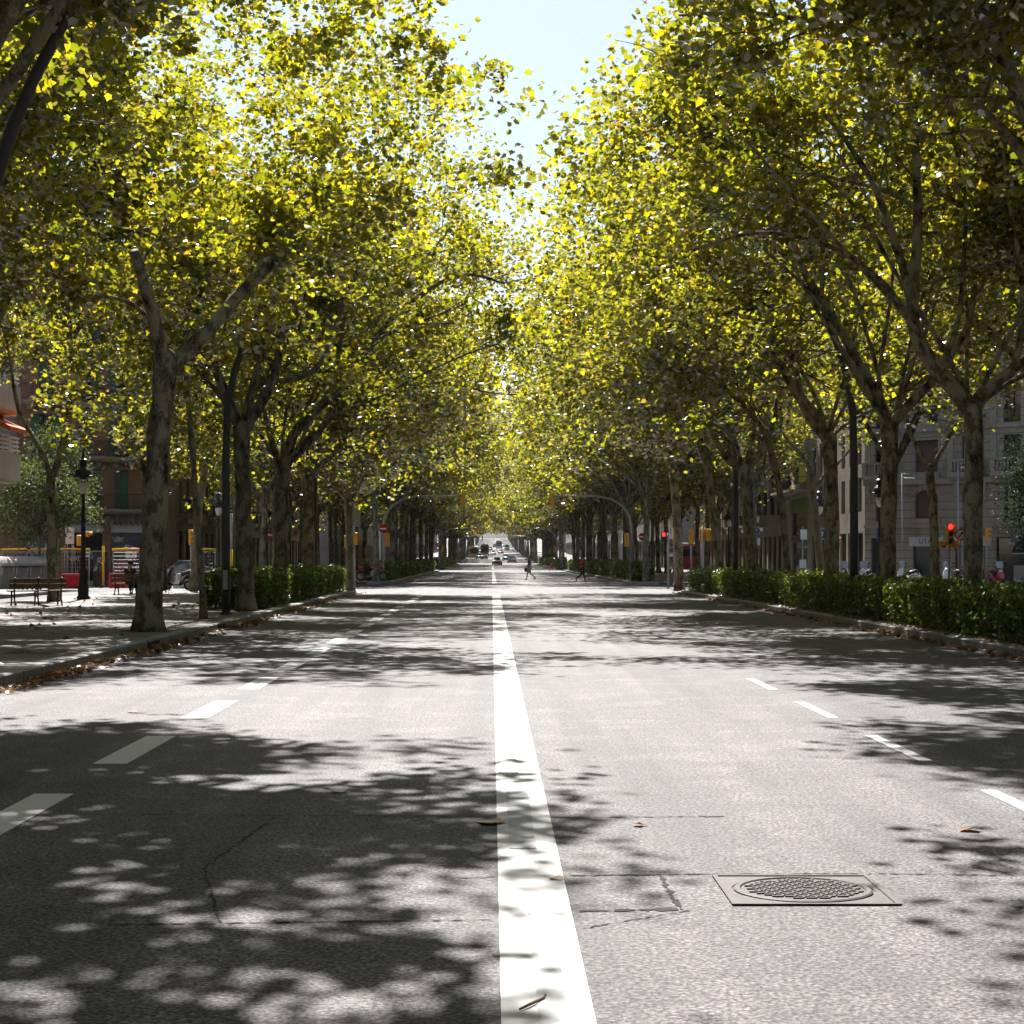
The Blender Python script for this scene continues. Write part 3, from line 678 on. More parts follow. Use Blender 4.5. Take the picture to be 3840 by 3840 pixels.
hand_tree(14, 58.5, XTR, ZR, [
    ([(890, 1840), (870, 1600), (845, 1400), (800, 1230)], .11, .10),
    (ramp_d([(800, 1230), (740, 1120), (650, 1040), (590, 1010), (600, 900), (640, 800), (670, 720)], 0), .10, .03)],
    [dict(n=3, r=.04, side=2.8, ln=7)], 'slim leaning plane tree rising from the middle of the right hedge', GR, BARKDARK, 12000, .21, 5.2, env_right(XTR))
hand_tree(15, 67, XTR, ZR, [
    ([(730, 1830), (722, 1700), (712, 1550), (700, 1400), (693, 1370)], .23, .22),
    (ramp_d([(680, 1370), (600, 1310), (560, 1220), (530, 1120), (460, 1040), (380, 950), (300, 850)], -1), .14, .03),
    (ramp_d([(705, 1365), (770, 1310), (800, 1240), (830, 1150), (850, 950)], 1), .12, .03)],
    [dict(n=5, r=.07, side=3.1, ln=10), dict(n=3, r=.06, side=0, ln=8)],
    'mottled plane tree with wide fork just left of the slim leaning one', GR, BARK, 34000, .162, 5.2, env_right(XTR, .0, 0, 12), blobs=[((-5.2, 1.5, 10), (4.8, 2.6, 4.0), 170)])
hand_tree(16, 76, XTR, ZR, [
    ([(588, 1830), (575, 1700), (560, 1600), (540, 1400), (510, 1270)], .16, .14),
    (ramp_d([(510, 1270), (480, 1200), (430, 1050), (380, 850)], 0), .12, .03)],
    [dict(n=5, r=.06, side=3.1, ln=9), dict(n=2, r=.05, side=0, ln=8)],
    'grey smooth plane tree leaning towards the road near the far hedge end', GR, BARK, 28000, .19, 5.2, env_right(XTR, 0), blobs=[((-5, 0, 10), (4.8, 3, 4.0), 150)])
hand_tree(17, 87, 9.0, ZR, [
    ([(410, 1905), (400, 1600), (388, 1420), (380, 1380)], .21, .19),
    (ramp_d([(378, 1385), (350, 1290), (320, 1200), (300, 1050)], -1), .12, .04),
    (ramp_d([(384, 1385), (392, 1280), (380, 1100)], 1), .1, .04)],
    [dict(n=5, r=.07, side=3.1, ln=9.5), dict(n=2, r=.05, side=0, ln=8)],
    'tall straight plane tree on the right corner kerb beside the traffic lights', GR, BARK, 30000, .2, 5.2, env_right(9.0, 0), blobs=[((-5, 0, 10), (4.6, 3, 4.0), 150)])
# second rows
G2L, G2R = 'plane trees of the left promenade second row', 'plane trees of the right promenade second row'
hand_tree(21, 62, -14.75, ZL, [
    ([(240, 1830), (236, 1740), (230, 1600), (225, 1300)], .2, .16),
    (ramp_d([(222, 1290), (200, 1180), (120, 1080), (70, 960), (50, 800), (30, 680), (0, 580)], -1), .1, .03),
    (ramp_d([(235, 1280), (280, 1150), (300, 980), (330, 880), (310, 700), (305, 550), (320, 350)], .5), .14, .04),
    (ramp_d([(328, 900), (400, 800), (480, 690), (560, 500)], -.5), .06, .025)],
    [dict(n=3, r=.05, side=0, ln=7, c=(.7, 0, 9)), dict(n=2, r=.04, side=3, ln=7, c=(.7, 0, 9))],
    'plane tree forked in a wide V, standing at the end of the wooden bench', G2L, BARK, 15000, .2, 8.3, lambda c: abs(c[0]) < 6.5 and abs(c[1]) < 6)
hand_tree(22, 62.5, 15.1, ZR, [
    ([(1540, 1860), (1530, 1550), (1515, 1360)], .16, .14),
    (ramp_d([(1515, 1360), (1460, 1280), (1420, 1200), (1400, 1000), (1350, 800)], -.5), .08, .03),
    (ramp_d([(1525, 1355), (1560, 1300), (1620, 1190), (1650, 1130), (1700, 950)], .5), .08, .03)],
    [dict(n=3, r=.05, side=0, ln=8, c=(.6, 0, 8))], 'plane tree forked low in a V in front of the rusticated stone building', G2R, BARK, 20000, .21, 7.3, lambda c: abs(c[0]) < 6 and abs(c[1]) < 6)
hand_tree(23, 82, 14.7, ZR, [
    ([(1035, 1820), (1015, 1600), (992, 1440), (985, 1360)], .2, .16),
    (ramp_d([(985, 1360), (960, 1300), (905, 1265), (850, 1180)], -.5), .12, .05),
    (ramp_d([(1000, 1450), (1050, 1400), (1130, 1320), (1200, 1240)], .5), .09, .04)],
    [dict(n=4, r=.06, side=0, ln=8, c=(-.4, 0, 8))], 'whitish plane tree with a stubby bent limb by the round blue sign', G2R, BARKPALE, 18000, .22, 7.8, lambda c: abs(c[0]) < 6 and abs(c[1]) < 6)
hand_tree(24, 82, -13.3, ZL, [
    ([(860, 1680), (880, 1400), (908, 1220)], .2, .16),
    (ramp_d([(908, 1220), (880, 1180), (800, 1080), (760, 1060)], -.5), .1, .04),
    (ramp_d([(915, 1215), (960, 1160), (990, 1050), (980, 900)], .5), .1, .04)],
    [dict(n=4, r=.06, side=0, ln=8, c=(.6, 0, 7))], 'pale leaning plane tree behind the parked motorbikes on the left', G2L, BARKPALE, 18000, .22, 6.5, lambda c: abs(c[0]) < 6 and abs(c[1]) < 6)

# generic members of the rows (local +X towards the road)
def variant(seed, r, n, leaf, tmpl, bark, zmin=4.9, lim=9.3, tw=True, env=None, reach=1.2):
    E = env or (lambda c: c[0] < lim)
    LB = generic_limbs(seed, r, reach=reach); LB = [LB[0]] + [([p for i, p in enumerate(pts) if i < 4 or all(E(np.array([q[0], q[1], max(q[2], 9)])) for q in pts[4:i + 1])], a, b) for pts, a, b in LB[1:]]
    tr, br, cr = grow_tree(seed, LB, n, leaf, tmpl, zmin, 16.5, env or (lambda c: -7 < c[0] < lim - max(0, c[2] - 9) * .5 and abs(c[1]) < 6.0), twigs=tw, sub_step=.62 if tw else .9)
    return (mb_mesh(tr, 'trunk', bark), mb_mesh(br, 'branches', bark) if tw else None, cr)
NEAR = [variant(101, .2, 32000, .2, LT_LOBED, BARK), variant(102, .22, 32000, .2, LT_LOBED, BARK)]
MID = [variant(s, r, 18000, .29, LT_KITE, b) for s, r, b in ((111, .2, BARKDARK), (112, .23, BARK), (113, .19, BARKDARK), (114, .22, BARKDARK))]
FARV = [variant(s, r, 8000, .45, LT_KITE, BARKDARK, 4.5, 9.6, False) for s, r in ((121, .22), (122, .22), (123, .2))]
ORD = ['', 'first', 'second', 'third', 'fourth', 'fifth', 'sixth', 'seventh', 'eighth', 'ninth', 'tenth', 'eleventh', 'twelfth', 'thirteenth', 'fourteenth', 'fifteenth', 'sixteenth', 'seventeenth', 'eighteenth', 'nineteenth']
TENS = {2: 'twenty', 3: 'thirty', 4: 'forty', 5: 'fifty', 6: 'sixty', 7: 'seventy', 8: 'eighty'}
TH = {2: 'twentieth', 3: 'thirtieth', 4: 'fortieth', 5: 'fiftieth', 6: 'sixtieth', 7: 'seventieth', 8: 'eightieth'}
def ordinal(n): return ORD[n] if n < 20 else (TH[n // 10] if n % 10 == 0 else TENS[n // 10] + '-' + ORD[n % 10])
def rowpos():
    out = []
    for y0, y1, st in ((113.5, 216, 8.3), (247, 349, 8.3), (380, 482, 10), (513, 615, 10), (646, 748, 12), (779, 1040, 16)):
        y = y0
        while y < y1: out.append(y); y += st
    return out
rg = random.Random(77)
def row(side, x, ys, where, group, jit=.25):
    for i, y in enumerate(ys):
        V = MID if y < 262 else FARV
        me = V[rg.randrange(len(V))]; yy = y + rg.uniform(-.5, .5)
        plant(me, (x + rg.uniform(-jit, jit), yy, road_z(yy) + .146), rg.uniform(-.35, .35),
              f'{ordinal(i + 1)} plane tree {where}, counted away from the near crossing', group, scale=rg.uniform(.93, 1.07), flip=side > 0)
row(-1, -6.95, rowpos(), 'of the left kerb row', GL); row(1, 9.45, rowpos(), 'of the right kerb row', GR)
ys2 = [y for y in rowpos() if y < 350]
row(-1, -14.4, ys2, 'of the left inner row', G2L); row(1, 16.2, ys2, 'of the right inner row', G2R)
HIGH = [variant(131, .22, 76000, .16, LT_LOBED, BARKDARK, 8.3, env=lambda c: c[0] < (6.3 if c[1] < 1.0 else 9.4) and abs(c[1]) < 7), variant(132, .21, 72000, .16, LT_LOBED, BARK, 8.6, env=lambda c: -6 < c[0] < 7.2 and abs(c[1]) < 6.5),
        variant(133, .2, 42000, .145, LT_LOBED, BARK, 8.4, env=lambda c: -6 < c[0] < 7.9 and -6 < c[1] < 1)]
plant(HIGH[0], (-7.1, 21.8, .146), 0.0, 'plane tree whose bare dark limb crosses the top left corner of the view', GL)
plant(HIGH[2], (9.5, 19.0, .146), .0, 'plane tree shading the road near the manhole from the right', GR, flip=True)
plant(HIGH[1], (9.6, 28.4, .146), -.1, 'plane tree whose branches hang into the top right corner', GR, flip=True)
plant(HIGH[2], (-13.85, 74.0, .146), .3, 'plane tree standing behind the bench with the seated person', G2L)
plant(NEAR[0], (15.6, 72.5, .146), .3, 'plane tree between low V-forked one and whitish one on right promenade', G2R)
for k, y in enumerate((51, 42, 33)):
    plant(HIGH[2 - k % 2], (-15.0, y, .146), .4 * k - .4, f'high-crowned inner-row plane tree left of the thick forked one, {ORD[k + 1]} towards the viewer', G2L)
    plant(HIGH[1 + k % 2], (16.0, y + 1, .146), .3 - .3 * k, f'high-crowned inner-row plane tree right of the hedge, {ORD[k + 1]} towards the viewer', G2R)
# the avenue goes on behind the viewer
for k, y in enumerate((11.5, 3, -6, -14, -22, -31, -40)):
    plant(NEAR[k % 2], (-7.0, y, .146), .1 * k, f'plane tree of the left kerb row behind the viewer, {ORD[k + 1]} back', GL)
    if k: plant(NEAR[1 - k % 2], (9.6, y, .146), .1 * k, f'plane tree of the right kerb row behind the viewer, {ORD[k]} back', GR, flip=True)
# side-street trees
def bush_tree(seed, loc, cz, rad, n, leaf, m, label, trunk_r=.12):
    rs = np.random.RandomState(seed); k = 160
    u = rs.normal(size=(k, 3)); u /= np.linalg.norm(u, axis=1, keepdims=True)
    c = u * np.array(rad) * rs.uniform(.45, 1.0, (k, 1)) ** .5 * (1 + .25 * np.sin(u[:, :1] * 4 + u[:, 2:] * 5)) + np.array([0, 0, cz])
    base = np.repeat(c, n // k, axis=0); pos = base + rs.normal(size=base.shape) * .33
    tr = MB(); tr.tube([(0, 0, -.05), (.05, 0, cz * .5), (0, .05, cz)], [trunk_r, trunk_r * .8, trunk_r * .5], 8)
    for i in range(16): tr.tube([(0, 0, cz * .6), tuple(c[i] * .5 + np.array([0, 0, cz * .4])), tuple(c[i])], [.05, .03, .01], 5)
    plant((mb_mesh(tr, 'trunk', BARKDARK), None, leaf_mesh('crown', pos, leaf, rs, LT_KITE, m)), loc, 0, label, None, 'street_tree')
bush_tree(31, (-22.9, 93.0, .146), 4.4, (2.6, 2.2, 1.9), 9000, .16, LEAFGREY, 'rounded grey-green street tree above the rubbish containers', .1)
bush_tree(32, (-22.6, 96.0, .146), 6.0, (1.6, 1.6, 2.4), 5000, .16, LEAFGREY, 'narrow grey-green street tree reaching up by the orange awning', .1)
bush_tree(33, (23.6, 80.0, .146), 4.3, (1.3, 1.6, 2.1), 6000, .13, LEAFDARK, 'dark dense evergreen at the right edge of the view', .1)

# ------------------------------------------------------------------ hedges
def hedge(name, x0, x1, y0, y1, h, n, leaf, label, near_lod=True, seed=5):
    rs = np.random.RandomState(seed); t = thing(name, label, 'hedge', ((x0 + x1) / 2, (y0 + y1) / 2, .146 + road_z((y0 + y1) / 2)), 'clipped hedges along the kerbs')
    lx, ly = x1 - x0, y1 - y0; zs = road_z(y0 * .5 + y1 * .5)
    wts = np.array([ly * h, ly * h, ly * lx, lx * h * 1.0, lx * h]); cnt = rs.multinomial(n, wts / wts.sum()); P = []; Nn = []
    for k, c in enumerate(cnt):
        u, v = rs.uniform(size=c), rs.uniform(size=c) ** .85; d = np.abs(rs.normal(size=c)) * .09 - .05
        if k < 2:
            s_ = -1 if k == 0 else 1; yy = (u - .5) * ly; wob = .08 * np.sin(yy * 2.1 + k) + .06 * np.sin(yy * 5.3) - .10 * (v < .3) * (rs.uniform(size=c) < .8)
            P.append(np.stack([s_ * (lx / 2 - d + wob), yy, v * h], 1)); Nn.append(np.tile([s_ * .9, 0, .2], (c, 1)))
        elif k == 2:
            yy = (v - .5) * ly if False else (rs.uniform(size=c) - .5) * ly; P.append(np.stack([(u - .5) * lx, yy, h - d + .05 * np.sin(yy * 1.3) + .04 * np.sin(yy * 3.7) + .16 * rs.uniform(size=c) ** 6], 1)); Nn.append(np.tile([0, 0, .6], (c, 1)))
        else:
            s_ = -1 if k == 3 else 1; P.append(np.stack([(u - .5) * lx, s_ * (ly / 2 - d), v * h], 1)); Nn.append(np.tile([0, s_ * .9, .2], (c, 1)))
    P = np.concatenate(P); Nn = np.concatenate(Nn)
    fo = bpy.data.objects.new('foliage', leaf_mesh('foliage', P, leaf, rs, LT_KITE, LEAFHEDGE, .25, .75, Nn)); COL.objects.link(fo); fo.parent = t
    sm = MB()
    for i in range(int(ly * 5)):
        x, y = rs.uniform(-lx / 2 + .12, lx / 2 - .12), rs.uniform(-ly / 2 + .1, ly / 2 - .1)
        p = Vector(t.location) + Vector((x, y, -.02)); sm.tube([p, p + Vector((rs.uniform(-.1, .1), rs.uniform(-.1, .1), h * .5)), p + Vector((rs.uniform(-.2, .2), rs.uniform(-.2, .2), h * .93))], [.014, .01, .006], 4, 0, False)
    sm.build('stems', BARKDARK, t)
    # inner mass of older leaves and twigs
    k = int(n * .35); Q = np.stack([(rs.uniform(size=k) - .5) * (lx - .2), (rs.uniform(size=k) - .5) * (ly - .2), rs.uniform(.12, 1, k) * (h - .08)], 1)
    io = bpy.data.objects.new('inner_growth', leaf_mesh('inner_growth', Q, leaf * 1.5, rs, LT_KITE, LEAFHEDGE, .1, 1.0)); COL.objects.link(io); io.parent = t
hedge('hedge', 8.95, 10.15, 21, 83, .86, 70000, .085, 'long clipped hedge behind the right kerb, nearest the viewer', seed=5)
hedge('hedge', -8.2, -6.55, 52.2, 82.0, .97, 44000, .09, 'clipped hedge at the left kerb behind the lamp post', seed=6)
hedge('hedge', 8.95, 10.2, 115, 214, 1.1, 20000, .2, 'clipped hedge on the right beyond the first crossing', seed=7)
hedge('hedge', -8.3, -6.6, 118, 214, 1.1, 20000, .2, 'clipped hedge on the left beyond the red motorbikes', seed=8)
hedge('hedge', 8.95, 10.2, 250, 347, 1.1, 6000, .32, 'third clipped hedge along the right kerb, counting from the viewer', seed=9)
hedge('hedge', -8.3, -6.6, 250, 347, 1.1, 6000, .32, 'third clipped hedge along the left kerb, counting from the viewer', seed=10)

# fallen leaves
rs = np.random.RandomState(9)
def litter(n, f, name, size, label):
    P = np.array([f() for _ in range(n)]); o = bpy.data.objects.new(name, leaf_mesh(name, P, size, rs, LT_LOBED, LITTER, 1.2, .45)); COL.objects.link(o); tag(o, label, None, None, 'stuff')
litter(1500, lambda: (XL + .05 + abs(rs.normal()) * .2, 23 + 61 * rs.choice([rs.uniform(), .03 + .03 * rs.normal(), .16 + .03 * rs.normal(), .36 + .03 * rs.normal(), .55 + .03 * rs.normal()]), .03), 'leaf_litter', .11, 'dry leaves gathered in the left gutter')
litter(1100, lambda: (XR - .05 - abs(rs.normal()) * .12, rs.uniform(24, 84), .03), 'leaf_litter', .11, 'dry leaves gathered in the right gutter')
litter(420, lambda: (rs.uniform(-15, -6.4), rs.uniform(24, 84), .165), 'leaf_litter', .11, 'dry leaves strewn over the left promenade')
litter(500, lambda: (rs.uniform(8.6, 9.0), rs.uniform(24, 84), .165), 'leaf_litter', .1, 'dry leaves along the foot of the right hedge')
for k, (x, y, s_, lb) in enumerate(((.33, 9.25, .10, 'small orange leaf lying on the white centre line'), (0.0, 11.2, .17, 'curled yellow leaf at the left edge of the centre line'), (.89, 11.1, .15, 'pale dry leaf on the road right of the centre line'),
        (-1.06, 12.7, .13, 'brown leaf lying alone in the left lane shade'), (2.83, 10.9, .15, 'orange-tipped leaf on the road right of the manhole'), (-3.77, 19.3, .18, 'orange leaf on the left lane near the dashes'))):
    me = leaf_mesh('fallen_leaf', np.array([(0, 0, .02)]), s_, np.random.RandomState(40 + k), LT_LOBED, LITTER, 1.3, .14)
    o = bpy.data.objects.new('fallen_leaf', me); COL.objects.link(o); o.location = (x, y, .006 - min(v.co.z for v in me.vertices)); tag(o, lb, 'leaf', 'single leaves fallen on the road')
tw = MB(); tw.tube([(.10, 6.55, .012), (.14, 6.62, .014), (.19, 6.72, .012), (.2, 6.78, .014)], [.004, .006, .005, .003], 6); tag(tw.build('twig', mat('brown_twig', (.16, .09, .05), .9)), 'short brown twig lying on the centre line at the front', 'twig')
for y, x, sx in ((28.7, -6.9, 1.2), (36.9, -6.9, 1.1), (44.4, -7.05, .9)):
    p = MB(); p.bb(x - sx / 2, x + min(sx / 2, .5), y - sx / 2, y + sx / 2, .10, .149); struct(p, 'tree_pit', SOIL)
# ------------------------------------------------------------------ buildings
def make_brick():
    g = NT('brown_brick'); v = g.coord()
    # facades stand at 45 degrees: use the distance along the wall and the height
    sx = g.n('SeparateXYZ'); g.l(v, sx.inputs[0]); ad = g.n('Math', operation='ADD'); g.l(sx.outputs[0], ad.inputs[0]); g.l(sx.outputs[1], ad.inputs[1])
    cb = g.n('CombineXYZ'); g.l(ad.outputs[0], cb.inputs[0]); g.l(sx.outputs[2], cb.inputs[1])
    br = g.n('TexBrick'); br.inputs['Scale'].default_value = 1.0; br.inputs['Brick Width'].default_value = .3; br.inputs['Row Height'].default_value = .08; br.inputs['Mortar Size'].default_value = .01
    br.inputs['Color1'].default_value = (.30, .135, .085, 1); br.inputs['Color2'].default_value = (.22, .10, .065, 1); br.inputs['Mortar'].default_value = (.24, .18, .14, 1)
    g.l(cb.outputs[0], br.inputs['Vector']); c = g.mix(br.outputs['Color'], g.ramp(g.noise(v, .7, 5), [(.3, .75), (.7, 1.12)]), 1.0, 'MULTIPLY')
    g.l(c, g.b.inputs['Base Color']); g.b.inputs['Roughness'].default_value = .85
    return g.m
def make_stone(name, c, joint=.0):
    g = NT(name); v = g.coord(); col = c
    n1 = g.noise(v, .5, 6); n2 = g.noise(v, 9, 4)
    k = g.mix(c, g.ramp(n1, [(.3, .78), (.7, 1.1)]), 1.0, 'MULTIPLY'); k = g.mix(k, g.ramp(n2, [(.3, .9), (.7, 1.06)]), 1.0, 'MULTIPLY')
    v2 = g.coord((.25, .25, .02)); k = g.mix(k, g.ramp(g.noise(v2, 6, 4), [(.38, .8), (.62, 1.05)]), .6, 'MULTIPLY')
    if joint:
        sx = g.n('SeparateXYZ'); g.l(v, sx.inputs[0]); m = g.n('Math', operation='MODULO'); g.l(sx.outputs[2], m.inputs[0]); m.inputs[1].default_value = joint
        k = g.mix(k, g.ramp(m.outputs[0], [(.0, .35), (.035, .4), (.045, 1.0)]), 1.0, 'MULTIPLY')
    g.l(k, g.b.inputs['Base Color']); g.b.inputs['Roughness'].default_value = .8; g.b.inputs['Specular IOR Level'].default_value = .2
    return g.m
BRICK = make_brick()
STONE = make_stone('beige_limestone', (.40, .35, .29)); RUST = make_stone('rusticated_limestone', (.38, .33, .275), .52)
GREYST = make_stone('grey_stone', (.27, .25, .225)); CREAM = make_stone('cream_render', (.55, .49, .40)); BROWNST = make_stone('brown_stone', (.25, .19, .145))
OCHRE = make_stone('ochre_render', (.42, .30, .18)); WHITER = make_stone('pale_render', (.55, .53, .5))
FRAMEM = mat('dark_window_frame', (.06, .045, .035), .6); FRAMEW = mat('pale_window_frame', (.5, .48, .44), .6)
SHUT = mat('green_shutter', (.05, .11, .075), .65, noise=.12, nscale=9); BLIND = mat('brown_blind', (.13, .075, .06), .8); CURT = mat('pale_curtain', (.5, .5, .5), .9)
RAILM = mat('iron_railing', (.018, .018, .02), .5); ROLL = mat('roller_shutter', (.11, .11, .125), .5, noise=.2, nscale=3); SHOPSIGN = mat('pale_fascia_board', (.5, .51, .54), .5)
GRAF1 = mat('white_spray_paint', (.65, .65, .66), .7); GRAF2 = mat('violet_spray_paint', (.13, .05, .25), .7); GRAF3 = mat('green_spray_paint', (.1, .35, .12), .7)
ORANGE = mat('orange_awning', (.75, .13, .02), .8); AWNGREY = mat('grey_awning', (.13, .12, .125), .8); AWNBLK = mat('black_awning', (.02, .018, .018), .8); PLANT = mat('balcony_plant', (.05, .09, .025), .8, noise=.4, nscale=9)
INSIDE = mat('dark_room', (.02, .019, .018), .9)

class Face:
    """a facade panel: u to the right along the wall as seen from the street, z up, d outwards"""
    def __init__(s, p0, p1):
        s.p0 = Vector((*p0, 0)); d = Vector((*p1, 0)) - s.p0; s.W = d.length; s.d = d.normalized(); s.n = Vector((s.d.y, -s.d.x, 0)); s.ang = math.atan2(s.d.y, s.d.x)
    def P(s, u, z, o=0): return s.p0 + s.d * u + s.n * o + Vector((0, 0, z))
    def box(s, mb, u0, u1, z0, z1, o0, o1, mi=0):
        vs = [s.P(u, z, o) for u in (u0, u1) for o in (o0, o1) for z in (z0, z1)]
        mb.add(vs, [(0, 1, 3, 2), (4, 6, 7, 5), (0, 4, 5, 1), (2, 3, 7, 6), (0, 2, 6, 4), (1, 5, 7, 3)], mi); return mb
    def wall(s, mb, z0, z1, ops, depth=.28, mi=0, o=0.0):
        us = sorted(set([0, s.W] + [a for q in ops for a in q[:2]])); zs = sorted(set([z0, z1] + [a for q in ops for a in q[2:4]]))
        for i in range(len(us) - 1):
            for j in range(len(zs) - 1):
                cu, cz = (us[i] + us[i + 1]) / 2, (zs[j] + zs[j + 1]) / 2
                if any(q[0] < cu < q[1] and q[2] < cz < q[3] for q in ops): continue
                mb.add([s.P(us[i], zs[j], o), s.P(us[i + 1], zs[j], o), s.P(us[i + 1], zs[j + 1], o), s.P(us[i], zs[j + 1], o)], [(0, 1, 2, 3)], mi)
        for a, b, c, d in [q[:4] for q in ops]:
            f = [s.P(a, c, o), s.P(b, c, o), s.P(b, d, o), s.P(a, d, o)]; k = [s.P(a, c, o - depth), s.P(b, c, o - depth), s.P(b, d, o - depth), s.P(a, d, o - depth)]
            mb.add(f + k, [(0, 1, 5, 4), (1, 2, 6, 5), (2, 3, 7, 6), (3, 0, 4, 7)], mi)
        return mb
def window(F, op, par, frame=None, kind='sash', depth=.24, name='window', arch=0, wallm=None):
    a, b, c, d = op[:4]; m = MB(); t = .07
    F.box(m, a, a + t, c, d, -depth, -depth + .07); F.box(m, b - t, b, c, d, -depth, -depth + .07); F.box(m, a + t, b - t, d - t, d, -depth, -depth + .07); F.box(m, a + t, b - t, c, c + t, -depth, -depth + .07)
    if kind in ('sash', 'curtain'):
        F.box(m, (a + b) / 2 - .04, (a + b) / 2 + .04, c + t, d - t, -depth + .002, -depth + .062)
        for k in (1, 2): z = c + (d - c) * k / 3; F.box(m, a + t, (a + b) / 2 - .04, z - .02, z + .02, -depth + .004, -depth + .05); F.box(m, (a + b) / 2 + .04, b - t, z - .02, z + .02, -depth + .004, -depth + .05)
        F.box(m, a + t, b - t, c + t, d - t, -depth - .02, -depth - .005, 1)
        if kind == 'curtain': F.box(m, a + t, (a + b) / 2 - .04, c + t, d - t, -depth - .004, -depth + .001, 2)
        o = m.build(name, [frame or FRAMEM, GLASS, CURT], par)
    else:
        F.box(m, a + t, b - t, c + t, d - t, -depth - .02, -depth + .03, 1)
        o = m.build(name, [frame or FRAMEM, {'blind': BLIND, 'shutter': SHUT, 'roller': ROLL, 'room': INSIDE, 'glass': GLASS}[kind]], par)
    if arch:
        m = MB(); n = 7; r = (b - a) / 2
        for sgn in (-1, 1):
            x0 = a if sgn < 0 else b; um = (a + b) / 2; top = d - .0; vs = [F.P(x0, top, -.002), F.P(x0, top - arch, -.002)] + [F.P(um + sgn * r * math.cos(R(90 * i / n)), top - arch + arch * math.sin(R(90 * i / n)), -.002) for i in range(1, n + 1)]
            k = len(vs); vs2 = [v - F.n * .2 for v in vs]
            m.add(vs + vs2, [tuple(range(k)), tuple(range(2 * k - 1, k - 1, -1))] + [(i, k + i, k + (i + 1) % k, (i + 1) % k) for i in range(k)])
        m.build('arch_spandrel', wallm or STONE, o)
    return o
def shutters(F, op, par, m=None, open_=True):
    a, b, c, d = op[:4]; w_ = (b - a) / 2
    for u0 in ((a - w_ + .04, b - .04 + .0) if open_ else (a + .01, a + w_ + .01)):
        q = MB(); F.box(q, u0, u0 + w_ - .02, c, d, .015 if open_ else -.12, .055 if open_ else -.08); q.build('shutter', m or SHUT, par)
def balcony(F, u0, u1, z, dep, par, slabm, railm=None, kind='iron', h=1.0):
    s_ = MB(); F.box(s_, u0, u1, z - .2, z, 0.002, dep); F.box(s_, u0 + .1, u1 - .1, z - .32, z - .2, 0.002, dep - .12)
    k = u0 + .3
    while k < u1 - .2: F.box(s_, k, k + .14, z - .62, z - .32, 0.002, dep * .55); k += 1.25
    o = s_.build('balcony', slabm, par); r = MB()
    if kind == 'iron':
        for uu0, uu1, oo0, oo1 in ((u0 + .03, u1 - .03, dep - .07, dep - .03), (u0 + .03, u0 + .07, 0.01, dep - .07), (u1 - .07, u1 - .03, 0.01, dep - .07)):
            F.box(r, uu0, uu1, z + h - .04, z + h, oo0, oo1); F.box(r, uu0, uu1, z + .08, z + .11, oo0, oo1)
        u = u0 + .1
        while u < u1 - .08: F.box(r, u, u + .022, z + .11, z + h - .04, dep - .062, dep - .04); u += .13
        r.build('railing', railm or RAILM, o)
    elif kind == 'stone':
        F.box(r, u0, u1, z + h - .14, z + h, dep - .28, dep); F.box(r, u0, u1, z, z + .12, dep - .28, dep)
        F.box(r, u0, u0 + .3, z + .12, z + h - .14, dep - .27, dep - .01); F.box(r, u1 - .3, u1, z + .12, z + h - .14, dep - .27, dep - .01); u = u0 + .44
        while u < u1 - .4:
            c = F.P(u, z, dep - .14); r.lathe([(.05, .12), (.085, .3), (.045, .5), (.06, .62), (.06, h - .14)], c, 7); u += .24
        r.build('balustrade', slabm, o)
    elif kind == 'solid':
        F.box(r, u0, u1, z, z + h * .9, dep - .12, dep); F.box(r, u0, u0 + .12, z, z + h * .9, .01, dep - .12); F.box(r, u1 - .12, u1, z, z + h * .9, .01, dep - .12)
        r.build('parapet', slabm, o); q = MB()
        for i in range(4): zz = z + h * .9 + .18 * (i + 1); F.box(q, u0, u1, zz - .03, zz + .03, dep - .1, dep - .05); F.box(q, u1 - .1, u1 - .05, zz - .03, zz + .03, .01, dep - .1)
        for u in np.arange(u0, u1, 1.2): F.box(q, u, u + .05, z + h * .9, z + h * .9 + .75, dep - .095, dep - .055)
        q.build('railing', WHITE, o)
    return o
def hull(mb, pts, z0, z1, skip=(), mi=0):
    n = len(pts)
    for i in range(n):
        if i in skip: continue
        a, b = pts[i], pts[(i + 1) % n]; mb.add([(*a, z0), (*b, z0), (*b, z1), (*a, z1)], [(0, 1, 2, 3)], mi)
    mb.add([(*p, z1) for p in pts], [tuple(range(n))], mi)

# --- brown brick building on the chamfered corner, left
L0 = (CL[0] - 11.3, CL[1] - 11.3)
bk = thing('brick_building', 'brown brick corner building with green shutters and iron balconies', 'building', (*CL, 0))
F = Face(L0, CL); H = 22.0; wl = MB(); ops = []
bays = [2.2, 7.3, 10.2, 12.9]                                       # u of the window axes
fl = [4.75, 8.1, 11.5, 14.85, 18.2]
for z in fl:
    for u in bays: ops.append((u - .55, u + .55, z + .02, z + 2.55))
shops = [(1.0, 3.6), (5.6, 8.2), (8.75, 11.55), (12.1, 14.9)]
for a, b in shops: ops.append((a, b, .15, 3.9))
F.wall(wl, 0, H, ops)
hull(wl, [L0, CL, (CL[0], CL[1] + 6), (CL[0] - 30, CL[1] + 6), (CL[0] - 40, L0[1]), (CL[0] - 40, L0[1])][:5], 0, H, (0,))
F2 = Face(CL, (CL[0], CL[1] + 6)); wl.build('wall', BRICK, bk)
st = MB()
F.box(st, 4.0, 5.1, 4.4, H, .003, .16); F.box(st, 15.2, 15.95, 4.4, H, .003, .16); F.box(st, 0.0, .6, 4.4, H, .003, .16)
